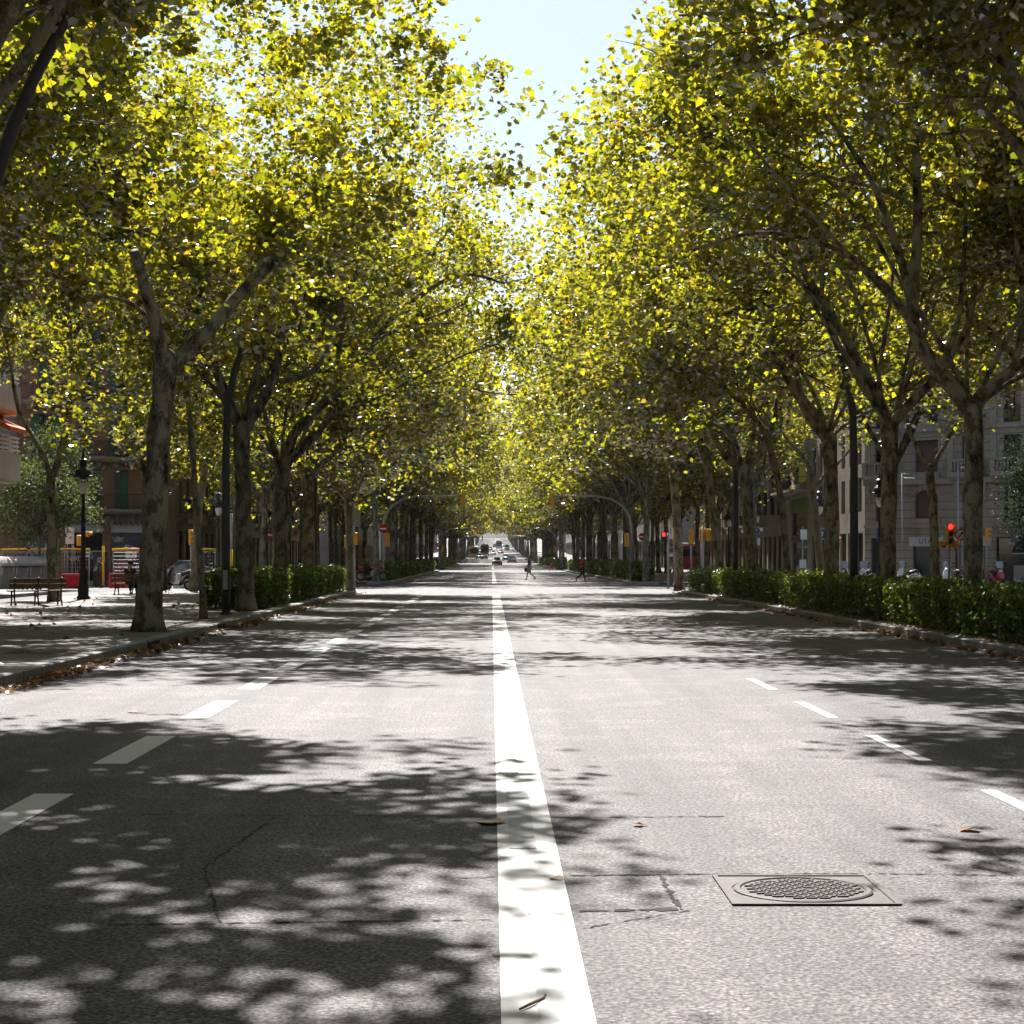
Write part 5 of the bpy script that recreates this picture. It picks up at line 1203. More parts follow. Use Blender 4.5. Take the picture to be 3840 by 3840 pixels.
# --- signs
def round_sign(x, y, z, r, kind, label, post=True):
    z0 = gz(y); t = thing('road_sign', label, 'road sign', (x, y, z0)); p = MB()
    p.tube([(x, y + .05, z0), (x, y + .05, z + r)], .035, 8); p.build('pole', GALV, t); d = MB(); d.disc((x, y, z), r, (0, 1, 0), .02, 28, 0)
    if kind == 'noentry': d.box((x, y - .012, z), (r * 1.5, .006, r * .36), 0, 1)
    elif kind == 'blue':
        d.torus((x, y - .011, z), r * .93, r * .05, (0, 1, 0), 24, 6, 1)
        d.prism([(x - .06, z - .14), (x + .04, z - .14), (x + .04, z + .02), (x + .11, z + .02), (x - .01, z + .16), (x - .13, z + .02), (x - .06, z + .02)], y - .016, y - .0105, 1, 'y')
    elif kind == 'noturn':
        d.disc((x, y - .011, z), r * .78, (0, 1, 0), .004, 24, 1)
        d.tube([(x - r * .35, y - .015, z - r * .5), (x - r * .1, y - .015, z - r * .1), (x + r * .15, y - .015, z + r * .2)], r * .09, 5, 2); d.sphere((x + r * .2, y - .012, z + r * .28), (r * .22, .006, r * .26), 8, 5, 2); d.box((x, y - .017, z), (r * 1.6, .004, r * .13), 0, 0, 0, R(-45))
    d.build('sign_plate', {'noentry': [SIGNRED, WHITE], 'blue': [SIGNBLUE, WHITE], 'noturn': [SIGNRED, WHITE, BLACK]}[kind], t); return t
round_sign(-15.6, 129, 3.2, .3, 'noentry', 'round no-entry sign between dark tree trunks on the left')
round_sign(-6.85, 116.4, 3.45, .27, 'noentry', 'round no-entry sign in front of left gantry, above the red motorbike')
round_sign(9.62, 117.2, 2.95, .25, 'noentry', 'round no-entry sign by the right gantry post'); round_sign(-7.1, 247, 3.3, .3, 'noentry', 'tiny far no-entry sign at the second crossing, left'); round_sign(9.3, 247, 3.3, .3, 'noentry', 'tiny far no-entry sign at the second crossing, right')
round_sign(16.15, 90, 2.78, .27, 'blue', 'round blue arrow sign against the whitish tree'); t = round_sign(17.05, 118.5, 3.35, .27, 'blue', 'round blue sign above a white and red plate, by curved bay building')
q = MB(); q.box((17.1, 118.45, 2.65), (.4, .02, .6), 0, 0); q.box((17.1, 118.435, 2.92), (.4, .008, .07), 0, 1); q.box((17.1, 118.435, 2.4), (.4, .008, .05), 0, 1); q.build('notice_plate', [WHITE, SIGNRED], t)
round_sign(18.9, 74.1, 2.55, .24, 'noturn', 'red-ringed no-turn sign next to the lit red traffic light')
class Flat:
    """upright panel facing the viewer"""
    def __init__(s, x, y): s.x, s.y, s.ang = x, y, 0
    def P(s, u, z, o=0): return Vector((s.x + u, s.y - o, z))
t = thing('parking_sign', 'blue parking sign with white P beside the pollard-forked tree', 'road sign', (18.75, 89, PZ)); p = MB(); p.tube([(18.9, 89.05, PZ), (18.9, 89.05, 3.1)], .035, 8); p.build('pole', IRON, t)
q = MB(); q.box((18.85, 89, 2.72), (.44, .02, .66)); s_ = q.build('sign_plate', SIGNBLUE, t); text('P', Flat(18.85, 89), 0, 2.86, .014, .36, WHITE, s_)
q = MB(); q.prism([(18.78, 2.45), (18.86, 2.58), (18.92, 2.5), (18.95, 2.58), (18.96, 2.44)], 88.98, 88.988, 0, 'y'); q.build('pictogram', YELLOW, s_)
t = thing('direction_sign', 'post with stacked street direction boards before the green-panelled building', 'road sign', (18.6, 110, PZ)); p = MB(); p.tube([(18.6, 110, PZ), (18.6, 110, 3.5)], .045, 8); p.build('pole', GALV, t)
for z, x0, x1, m_ in ((3.0, 18.45, 18.85, 0), (2.42, 18.2, 18.95, 1), (2.25, 18.2, 18.95, 2), (1.25, 18.4, 18.8, 0)):
    q = MB(); h = .6 if m_ == 0 and z > 2.5 else (.5 if m_ == 0 else .14)
    if m_: q.prism([(x0, z), (x0 + .12, z - h / 2), (x1, z - h / 2), (x1, z + h / 2), (x0 + .12, z + h / 2)], 109.9, 109.93, 0, 'y')
    else: q.box(((x0 + x1) / 2, 109.92, z), (x1 - x0, .02, h))
    q.build('sign_board', [WHITE, mat('teal_board', (.05, .18, .2), .5), mat('tan_board', (.3, .2, .1), .5)][m_], t)
t = thing('notice_board', 'white notice board on two thin posts above the site fence', 'sign', (-22.9, 100, PZ)); p = MB()
for x in (-23.05, -22.8): p.tube([(x, 100.04, 0), (x, 100.04, 3.25)], .025, 6)
p.tube([(-23.3, 100.2, 0), (-23.2, 100.1, 2.3)], .02, 6); p.tube([(-22.55, 100.2, 0), (-22.75, 100.1, 2.3)], .02, 6); p.build('posts', GALV, t)
q = MB(); q.box((-22.92, 100, 2.82), (.46, .03, .92)); s_ = q.build('board', WHITE, t); text('45', Flat(-22.92, 100), .05, 2.68, .018, .22, BLACK, s_); text('J', Flat(-22.92, 100), .17, 3.0, .018, .26, BLACK, s_)
# modern slim lamps
for x, y, h, lb in ((25.0, 112, 6.75, 'slim pale lamp post with flat head before the arched blind window'), (27.9, 110, 7.3, 'slim pale lamp post behind the big snaking tree')):
    t = thing('slim_lamp', lb, 'street lamp', (x, y, PZ)); p = MB(); p.tube([(x, y, PZ), (x, y, h)], [.06, .045], 8); p.tube([(x, y, h - .25), (x + .5, y, h - .25)], .025, 6); p.tube([(x, y, h - .02), (x + .5, y, h - .02)], .025, 6); p.build('pole', GALV, t)
    q = MB(); q.box((x + .45, y, h - .3), (.62, .26, .07)); q.build('lamp_head', WHITE, t, .02)
# --- benches
def make_bench():
    t = thing('bench', 'x', 'bench', (0, 0, 0), 'wooden slat benches on the left promenade')
    for nm, slats in (('seat', [(-.02 + .14 * k, .44 + .008 * (k - 1) ** 2) for k in range(3)]), ('backrest', None)):
        m = MB()
        if slats:
            for y, z in slats: m.box((0, y, z), (1.75, .12, .035))
        else:
            for k in range(2): m.box((0, -.13 - .035 * k, .6 + .16 * k), (1.75, .03, .14), 0, 0, R(-12))
        m.build(nm, WOOD, t, .008)
    for x in (-.72, 0, .72):
        m = MB(); m.tube([(x, .32, 0), (x, .26, .2), (x, .28, .42)], .028, 6); m.tube([(x, -.2, 0), (x, -.1, .22), (x, -.1, .45), (x, -.15, .62), (x, -.19, .86)], .026, 6); m.tube([(x, -.1, .42), (x, .3, .42)], .022, 6); m.tube([(x, .26, .2), (x, .1, .3), (x, -.1, .22)], .015, 6); m.build('leg', IRON, t)
    return t
b0 = make_bench(); b0.location = (-14.0, 56.7, PZ); b0.rotation_euler = (0, 0, R(28)); b0['label'] = 'empty slatted wooden bench at far left beside the V-forked tree'
dup(b0, (-14.1, 72.5, PZ), R(-8), 'slatted wooden bench with a person sitting on it')
# --- rubbish containers
def make_bin():
    t = thing('rubbish_container', 'x', 'rubbish container', (0, 0, 0), 'grey rubbish containers with domed lids')
    b = MB(); pr = [(-.62, .12), (-.55, .1), (.55, .1), (.62, .12), (.68, 1.2), (-.68, 1.2)]; b.prism(pr, -.83, .83, 0, 'y'); b.build('body', GREYPLASTIC, t, .03)
    l = MB(); n = 10; ar = [(.72 * math.cos(math.pi * i / n), 1.22 + .46 * math.sin(math.pi * i / n)) for i in range(n + 1)]; l.prism(ar, -.85, .85, 0, 'y'); l.build('lid', LIDGREY, t, .02)
    for x in (-.45, .45):
        for y in (-.6, .6):
            w_ = MB(); w_.disc((x, y, .09), .09, (1, 0, 0), .06, 12); w_.build('wheel', RUBBER, t)
    for y in (-.7, .7):
        s_ = MB(); s_.box((.672, y, .95), (.02, .12, .34), 0, 0, 0, R(3.2))
        for k in range(3): s_.box((.685, y, .85 + k * .11), (.012, .14, .035), 0, 1, R(35))
        s_.build('warning_stripe', [WHITE, SIGNRED], t)
    h = MB(); h.box((.74, 0, 1.18), (.05, .9, .05)); h.build('handle', BLACK, t); return t
c0 = make_bin(); dirv = Vector((.13, .9915, 0)); ang = -math.atan2(dirv.x, dirv.y)
for k in range(4):
    loc = Vector((-23.5, 87.0, 0)) + dirv * (1.76 * k); lb = ('grey container with graffitied end, nearest of the four domed ones', 'grey domed container directly behind the graffitied one', 'grey domed container third from the graffitied end', 'grey domed container at the rear, partly behind the V-forked tree')[k]
    if k == 0: c0.location = loc; c0.rotation_euler = (0, 0, ang); c0['label'] = lb
    else: dup(c0, loc, ang, lb)
gm = MB(); rr = random.Random(8)
for k in range(6):
    u, z = -.45 + .18 * k, .55 + rr.random() * .4; gm.tube([(u + .1 * math.sin(t * 1.3 + k), -.842, z + .13 * math.cos(t * 1.1)) for t in range(9)], .016, 4, 0, False, False)
    gm.tube([(u * .8 + .08 * math.sin(t * 1.7 + k), -.862, 1.36 + .05 * math.cos(t * 1.4)) for t in range(7)], .014, 4, 0, False, False)
g_o = gm.build('graffiti', GRAF1); g_o.parent = c0
# --- building site
def fence_panel(x0, x1, y, label, tube_z=2.06):
    t = thing('site_fence', label, 'fence', (x0, y, 0), 'mesh site fence panels with yellow tube along the top'); f = MB()
    for x in (x0, x1): f.tube([(x, y, 0), (x, y, 2.05)], .025, 6)
    f.tube([(x0, y, .2), (x1, y, .2)], .02, 6); f.tube([(x0, y, 1.95), (x1, y, 1.95)], .02, 6); f.build('frame', GALV, t); m = MB(); x = x0 + .1
    while x < x1: m.tube([(x, y, .2), (x, y, 1.95)], .008, 4, 0, False); x += .12
    for k in range(9): m.tube([(x0, y, .3 + .2 * k), (x1, y, .3 + .2 * k)], .008, 4, 0, False)
    m.build('mesh', GALV, t); g = MB(); g.tube([(x0 - .05, y, tube_z), ((x0 + x1) / 2, y, tube_z + .03), (x1 + .05, y, tube_z)], .065, 10); g.build('top_tube', YELLOW, t)
    b = MB(); b.box((x0, y, .07), (.3, .7, .14)); b.box((x1, y, .07), (.3, .7, .14)); b.build('foot', mat('concrete_foot', (.3, .29, .27), .9), t); return t
fence_panel(-29.2, -26.9, 101, 'site fence panel behind the domed containers'); fence_panel(-26.7, -24.4, 100.6, 'site fence panel just left of the V-forked tree'); fence_panel(-24.2, -21.9, 100.2, 'site fence panel under the white notice board'); fence_panel(-20.6, -18.9, 100.2, 'site fence panel behind the seated person'); fence_panel(-16.4, -15.3, 102, 'short site fence panel right of the thick forked tree')
t = thing('site_post', 'bright yellow upright post at the site fence gap', 'post', (-21.1, 100, 0)); p = MB(); p.tube([(-21.1, 100, .05), (-21.1, 100, 2.25)], .065, 10); p.build('post', YELLOW, t); p = MB(); p.lathe([(.25, 0), (.22, .08), (.1, .12)], (-21.1, 100, 0), 12); p.build('foot', BLACK, t)
def barrier(x, y, rz, label, white=False):
    t = thing('plastic_barrier', label, 'barrier', (x, y, 0), 'red and white plastic water barriers'); t.rotation_euler = (0, 0, rz); b = MB(); b.prism([(-.28, 0), (.28, 0), (.24, .25), (.1, .4), (.09, .78), (-.09, .78), (-.1, .4), (-.24, .25)], -.55, .55, 0, 'x')
    o = b.build('body', WHITE if white else RED); o.parent = t; o.modifiers.new('bevel', 'BEVEL').width = .03; g = MB(); g.bb(-.2, -.05, -.3, .3, .02, .12); g.bb(.1, .25, -.3, .3, .02, .12); o = g.build('fork_slot', BLACK); o.parent = t
barrier(-22.0, 96.5, R(20), 'red plastic barrier half behind the black iron lantern post'); barrier(-19.9, 98.5, R(5), 'red plastic barrier behind the wooden bench with seated person'); barrier(-19.0, 99.0, R(-10), 'red plastic barrier touching the thick forked tree in view'); barrier(-16.5, 98.5, R(60), 'white plastic barrier behind the dark scooter', True); barrier(-16.0, 100.5, R(20), 'red plastic barrier behind the dark scooter')
t = thing('utility_cabinet', 'tall dark cabinet sprayed with green and white graffiti', 'cabinet', (-21.9, 103, 0)); b = MB(); b.bb(-22.25, -21.55, 102.7, 103.3, .0, 1.95); co = b.build('body', mat('dark_cabinet', (.03, .03, .032), .5), t, .02); b = MB(); b.bb(-22.3, -21.5, 102.65, 103.35, 1.96, 2.0); b.build('roof', STEEL, t)
gm = MB()
for k in range(6): gm.tube([(-22.1 + .1 * k + .1 * math.sin(q_ * 1.4 + k), 102.69, 1.0 + .25 * (k % 3) + .14 * math.cos(q_ * 1.2)) for q_ in range(9)], .014, 4, k % 2, False, False)
gm.build('graffiti', [GRAF1, GRAF3], co)
t = thing('hoarding_panel', 'mauve ribbed panel leaning inside the site fence', 'panel', (-20.9, 104, 0)); b = MB(); b.bb(-21.3, -20.5, 104, 104.06, .0, 1.35)
for k in range(7): b.bb(-21.28, -20.52, 103.975, 104, .1 + k * .18, .16 + k * .18)
b.build('sheet', mat('mauve_sheet', (.30, .22, .28), .7), t); b = MB(); b.bb(-21.25, -21.2, 104.06, 104.5, 0, .06); b.bb(-20.6, -20.55, 104.06, 104.5, 0, .06); b.build('feet', GALV, t)
t = thing('site_notice', 'white site notice with black letter fixed behind fence', 'sign', (-20.3, 103.6, 0)); b = MB(); b.tube([(-20.3, 103.64, 0), (-20.3, 103.64, 1.9)], .03, 6); b.build('post', GALV, t); b = MB(); b.box((-20.3, 103.6, 1.75), (.62, .03, .34)); s_ = b.build('board', WHITE, t); text('B', Flat(-20.3, 103.6), 0, 1.75, .018, .24, BLACK, s_)
t = thing('banded_post', 'post with yellow lower band behind the tall left lamp post', 'post', (-12.45, 88, 0)); p = MB(); p.tube([(-12.45, 88, .0), (-12.45, 88, 2.02)], .075, 10); p.build('band', YELLOW, t); p = MB(); p.tube([(-12.45, 88, 2.02), (-12.45, 88, 3.75)], .07, 10); p.build('shaft', GALV, t)
t = thing('flower_box', 'small stone block lying at the left kerb corner', 'stone', (-6.9, 85.9, 0)); b = MB(); b.box((-6.9, 85.9, PZ + .07), (.5, .3, .14), R(10)); b.build('block', KERB, t, .02)
t = thing('bollard', 'short pale bollard at the foot of the right hedge end', 'bollard', (8.75, 76, PZ)); b = MB(); b.lathe([(.1, 0), (.1, .26), (.085, .33), (.04, .37)], (8.75, 76, PZ), 12); b.build('body', mat('pale_concrete', (.45, .44, .42), .8), t)
t = thing('wooden_stake', 'rusty wooden stake beside the tall straight corner tree', 'stake', (8.75, 86.6, PZ)); b = MB(); b.tube([(8.75, 86.6, PZ - .05), (8.77, 86.6, PZ + .9)], .05, 6); b.build('shaft', mat('rusty_wood', (.25, .12, .05), .8), t)
for x, y, lb in ((-6.2, 33.2, 'dark drain opening in left kerb by the leaf pile'), (-6.2, 41.6, 'dark drain opening in left kerb near the slender tree')):
    t = thing('kerb_drain', lb, 'drain', (x, y, 0), 'drain openings in the left kerb'); b = MB(); b.bb(-6.13, -6.085, y - .55, y + .55, .02, .11); b.build('opening', CRACK, t); b = MB(); b.bb(-6.15, -6.08, y - .6, y + .6, .112, .1525); b.build('cover_slab', KERB, t)
# ------------------------------------------------------------------ vehicles
def loft(mb, secs, mi=0, cap=True, sm=True):
    b = len(mb.v); n = len(secs[0])
    for s_ in secs: mb.v += [tuple(p) for p in s_]
    for i in range(len(secs) - 1):
        for k in range(n): mb.f.append((b + i * n + k, b + i * n + (k + 1) % n, b + (i + 1) * n + (k + 1) % n, b + (i + 1) * n + k)); mb.m.append(mi); mb.smooth.append(sm)
    if cap: mb.f.append(tuple(b + k for k in range(n))); mb.m.append(mi); mb.smooth.append(False); e = b + (len(secs) - 1) * n; mb.f.append(tuple(e + k for k in range(n))); mb.m.append(mi); mb.smooth.append(False)
def wheel(par, x, y, r, w_=.2):
    t = MB(); t.torus((x, y, r), r - .07, .085, (1, 0, 0), 20, 8); t.disc((x, y, r), r - .06, (1, 0, 0), w_ * .7, 16); o = t.build('wheel', RUBBER, par); m = MB(); m.disc((x, y, r), r * .6, (1, 0, 0), w_ * .85, 14); m.build('rim', STEEL, o)
def make_car(name, paint, h=1.46, L=4.2, W=1.76, cat='car', van=False):
    """front at -Y"""
    t = thing(name, 'x', cat, (0, 0, 0), 'cars and vans coming up the avenue'); b = MB(); secs = []
    hood = .92 if not van else 1.15
    for y, z0, z1, ww in ((-L / 2, .35, .62, .72), (-L / 2 + .12, .22, hood - .12, .86), (-L / 2 + .5, .18, hood - .04, .97), (-.75, .18, hood + .03, 1), (.9, .18, hood + .06, 1), (L / 2 - .35, .2, hood + .04, .98), (L / 2 - .06, .28, hood - .08, .9), (L / 2, .4, .75, .8)):
        hw = W / 2 * ww; secs.append([(-hw * .92, y, z0), (-hw, y, z0 + (z1 - z0) * .35), (-hw * .97, y, z1 - .08), (-hw * .86, y, z1), (hw * .86, y, z1), (hw * .97, y, z1 - .08), (hw, y, z0 + (z1 - z0) * .35), (hw * .92, y, z0)])
    loft(b, secs); bo = b.build('body', paint, t); c = MB(); y0, y1, y2, y3 = (-.95, -.15, 1.05, 1.75) if not van else (-1.25, -.75, 1.9, 2.02)
    def ring(y, z, ww): hw = W / 2 * ww; return [(-hw, y, z), (hw, y, z)]
    base = [(-W * .45, y0), (W * .45, y0), (W * .47, .2), (W * .44, y3), (-W * .44, y3), (-W * .47, .2)]; top = [(-W * .35, y1), (W * .35, y1), (W * .37, .4), (W * .34, y2), (-W * .34, y2), (-W * .37, .4)]
    c.add([(x, y, hood - .02) for x, y in base] + [(x, y, h - .04) for x, y in top] + [(x * .88, y * .96 + .02, h) for x, y in top], [(i, (i + 1) % 6, 6 + (i + 1) % 6, 6 + i) for i in range(6)] + [(6 + i, 6 + (i + 1) % 6, 12 + (i + 1) % 6, 12 + i) for i in range(6)] + [tuple(range(12, 18))])
    c.build('cabin', paint, t)
    def pane(nm, quad, off):
        n = (Vector(quad[1]) - Vector(quad[0])).cross(Vector(quad[3]) - Vector(quad[0])).normalized(); cen = sum((Vector(v) for v in quad), Vector()) / 4
        if n.dot(cen - Vector((0, .3, 1))) < 0: n = -n
        q = [cen + (Vector(v) - cen) * .86 for v in quad]; m = MB(); m.add([v + n * off for v in q] + [v - n * .004 for v in q], [(0, 1, 2, 3), (4, 5, 6, 7)] + [(i, (i + 1) % 4, 4 + (i + 1) % 4, 4 + i) for i in range(4)]); m.build(nm, CARGLASS, t)
    v0 = [(x, y, hood - .02) for x, y in base]; v1 = [(x, y, h - .04) for x, y in top]
    pane('windscreen', [v0[0], v0[1], v1[1], v1[0]], .012); pane('rear_window', [v0[3], v0[4], v1[4], v1[3]], .012)
    for a, b_ in ((1, 2), (2, 3), (4, 5), (5, 0)): pane('side_window', [v0[a], v0[b_], v1[b_], v1[a]], .012)
    for x in (-W / 2 + .06, W / 2 - .06):
        for y in (-L / 2 + .8, L / 2 - .8): wheel(t, x, y, .31)
        m = MB(); m.sphere((math.copysign(W * .34, x), -L / 2 + .13, .68), (.17, .08, .09), 10, 6); m.build('headlight', HEADL, t); m = MB(); m.sphere((math.copysign(W * .53, x), -.7, hood + .08), (.09, .06, .07), 8, 5); m.build('mirror', paint, t)
        m = MB(); m.box((math.copysign(W * .4, x), L / 2 - .04, .8), (.16, .06, .18)); m.build('tail_light', SIGNRED, t)
    m = MB(); m.box((0, -L / 2 - .002, .5), (1.1, .06, .16)); m.build('grille', BLACK, t); m = MB(); m.box((0, -L / 2 - .03, .42), (.5, .02, .11)); m.build('number_plate', WHITE, t); return t
def place(t, px, y, label, rz=0):
    t.location = ((px - VX) * y / F_PX, y, road_z(y)); t.rotation_euler = (0, 0, rz); t['label'] = label; return t
def slope(t):
    y = t.location.y; t.rotation_euler.x = math.atan((road_z(y + 2) - road_z(y - 2)) / 4)
car0 = make_car('car', CAR['silver'])
place(car0, 1864, 318, 'silver car leading the traffic in the middle lane'); slope(car0)
van0 = make_car('van', CAR['white'], 2.1, 4.9, 1.95, 'van', True); place(van0, 1901, 715, 'white van far back in the rightmost lane'); slope(van0)
P_ = 'car_paint_silver'
def addcar(px, y, col, label):
    o = dup(car0, ((px - VX) * y / F_PX, y, road_z(y)), 0, label, recol={P_: CAR[col]} if col != 'silver' else None); slope(o); return o
addcar(1920, 372, 'blue', 'grey-blue car second in line on the right, nearest the walking man'); addcar(1899, 432, 'dark', 'dark car close behind and between the silver and grey-blue cars')
addcar(1797, 470, 'blue', 'blue-grey car right beside the yellow bus'); tx = addcar(1816, 462, 'black', 'black and yellow taxi beside the yellow bus')
m = MB(); m.box((0, -2.02, .72), (1.2, .2, .3), 0, 0); m.box((0, 0, 1.53), (.5, .16, .13), 0, 1); yo = m.build('taxi_panels', [CAR['busyellow'], WHITE]); yo.parent = tx
addcar(1878, 600, 'red', 'small red-fronted car in the middle lane behind the dark car'); addcar(1850, 560, 'white', 'white car behind the silver one, far down the middle lane')
addcar(1838, 690, 'white', 'white car far back beside the dark truck'); addcar(1801, 640, 'white', 'white car far back behind the yellow bus'); addcar(1790, 760, 'silver', 'tiny silver car farthest back on the left'); addcar(1856, 790, 'dark', 'tiny dark car farthest back near the coach')
addcar(1886, 800, 'silver', 'tiny silver car beside the coach, towards the white van')
pk = dup(car0, (-18.6, 116, 0), R(95), 'grey car parked crosswise behind the pale leaning tree on left', recol={P_: CAR['grey']})
def make_bus(name, paint, label, H=3.0, L=11, W=2.5, rear=False, roofm=None):
    t = thing(name, label, name, (0, 0, 0)); b = MB(); secs = []
    for y, k in ((-L / 2, .96), (-L / 2 + .25, 1), (L / 2 - .25, 1), (L / 2, .97)):
        hw = W / 2 * k; secs.append([(-hw, y, .35), (-hw, y, H - .3), (-hw * .9, y, H - .06), (-hw * .7, y, H), (hw * .7, y, H), (hw * .9, y, H - .06), (hw, y, H - .3), (hw, y, .35)])
    loft(b, secs, 0, True, False); b.build('body', paint, t); g = MB(); g.box((0, -L / 2 - .012, 1.9), (W * .88, .04, 1.3)); g.build('windscreen', CARGLASS, t); g = MB(); g.box((0, L / 2 + .012, 2.15), (W * .8, .04, .75)); g.build('rear_window', CARGLASS, t)
    for s_ in (-1, 1):
        g = MB(); g.box((s_ * (W / 2 + .006), .2, 1.95), (.03, L * .86, .95)); g.build('side_windows', CARGLASS, t)
        for y in (-L / 2 + 2.2, L / 2 - 2.8): wheel(t, s_ * (W / 2 - .13), y, .48, .28)
        m = MB(); m.box((s_ * W * .37, -L / 2 - .02, .8), (.35, .06, .2)); m.build('headlight', HEADL, t); m = MB(); m.box((s_ * W * .4, L / 2 + .01, .95), (.2, .05, .34)); m.build('tail_light', YELLOW, t)
        m = MB(); m.tube([(s_ * W * .48, -L / 2 - .05, 2.6), (s_ * W * .56, -L / 2 - .35, 2.5), (s_ * W * .56, -L / 2 - .35, 2.1)], [.03, .05, .06], 6); m.build('mirror', BLACK, t)
    m = MB(); m.box((0, -L / 2 + .02, H - .22), (W * .7, .1, .28)); m.build('destination_display', BLACK, t); m = MB(); m.box((0, 0, .42), (W * .96, L * .98, .2)); m.build('skirt', BLACK, t)
    if roofm: m = MB(); m.box((0, L / 2 - 1.6, H + .16), (W * .82, 2.6, .36)); m.build('roof_unit', roofm, t, .06)
    return t
slope(place(make_bus('bus', CAR['busyellow'], 'x'), 1777, 490, 'yellow-orange bus with dark windscreen in the left lane'))
rbus = make_bus('bus', CAR['busred'], 'x', 2.85, 11, 2.5, True, WHITE); rbus.location = (21.2, 214, road_z(214)); rbus.rotation_euler = (0, 0, math.pi); rbus['label'] = 'red bus with white roof unit seen behind on the right service road'
rbus.rotation_euler = (0, 0, 0); rbus.location.y = 203
# tail faces the viewer
rbus.rotation_euler = (0, 0, math.pi)
slope(place(make_bus('coach', CAR['white'], 'x', 3.3, 12, 2.5), 1871, 755, 'white coach with dark screen far back in the middle'))
slope(place(make_bus('truck', CAR['dark'], 'x', 3.2, 8, 2.5, False, WHITE), 1818, 560, 'dark truck with bright white top behind the taxi'))
# --- motorbikes and scooters (front at -X)
def make_moto(paint):
    t = thing('motorbike', 'x', 'motorbike', (0, 0, 0), 'motorbikes parked at the crossings')
    for x in (-.72, .72):
        m = MB(); m.torus((x, 0, .31), .25, .06, (0, 1, 0), 20, 8); o = m.build('wheel', RUBBER, t); m = MB(); m.torus((x, 0, .31), .19, .015, (0, 1, 0), 16, 5); m.disc((x, 0, .31), .06, (0, 1, 0), .12, 10)
        for k in range(6): a = math.pi * k / 6; m.tube([(x - .19 * math.cos(a), 0, .31 - .19 * math.sin(a)), (x + .19 * math.cos(a), 0, .31 + .19 * math.sin(a))], .008, 4)
        m.build('rim', STEEL, o)
    m = MB(); m.tube([(-.72, .06, .31), (-.52, .06, .8), (-.46, .06, .98)], .025, 6); m.tube([(-.72, -.06, .31), (-.52, -.06, .8), (-.46, -.06, .98)], .025, 6); m.build('fork', CHROME, t)
    m = MB(); m.tube([(-.42, -.36, 1.08), (-.44, -.2, 1.05), (-.48, 0, .98), (-.44, .2, 1.05), (-.42, .36, 1.08)], .016, 6); m.tube([(-.42, -.38, 1.08), (-.40, -.24, 1.06)], .022, 6); m.tube([(-.42, .38, 1.08), (-.40, .24, 1.06)], .022, 6); m.build('handlebar', BLACK, t)
    m = MB(); m.tube([(-.48, 0, .9), (-.3, 0, .5), (.1, 0, .42), (.35, 0, .62), (.6, 0, .72)], .03, 6); m.tube([(-.48, 0, .92), (0, 0, .72), (.4, 0, .66)], .03, 6); m.tube([(.1, .1, .4), (.72, .1, .31)], .025, 6); m.tube([(.1, -.1, .4), (.72, -.1, .31)], .025, 6); m.build('frame', BLACK, t)
    m = MB(); m.box((-.08, 0, .48), (.34, .26, .3), 0, 0, 0, R(8)); m.tube([(-.1, 0, .5), (-.06, 0, .68)], [.12, .1], 10); m.build('engine', STEEL, t, .02)
    m = MB(); m.sphere((-.15, 0, .85), (.3, .15, .16), 14, 8); m.build('tank', paint, t); m = MB(); m.sphere((-.55, 0, .92), (.14, .17, .2), 12, 7); m.sphere((.62, 0, .82), (.26, .11, .08), 12, 6); m.build('fairing', paint, t)
    m = MB(); m.tube([(.05, 0, .82), (.3, 0, .8), (.55, 0, .87)], [.13, .14, .1], 8); m.build('seat', BLACK, t); m = MB(); m.tube([(-.1, -.14, .32), (.3, -.16, .3), (.75, -.18, .4)], [.03, .04, .05], 8); m.build('exhaust', CHROME, t)
    m = MB(); m.disc((-.68, 0, .92), .09, (1, 0, .1), .06, 12); m.build('headlight', HEADL, t); m = MB(); m.tube([(-.05, .1, .3), (-.02, .28, .0)], .014, 5); m.build('side_stand', STEEL, t); return t
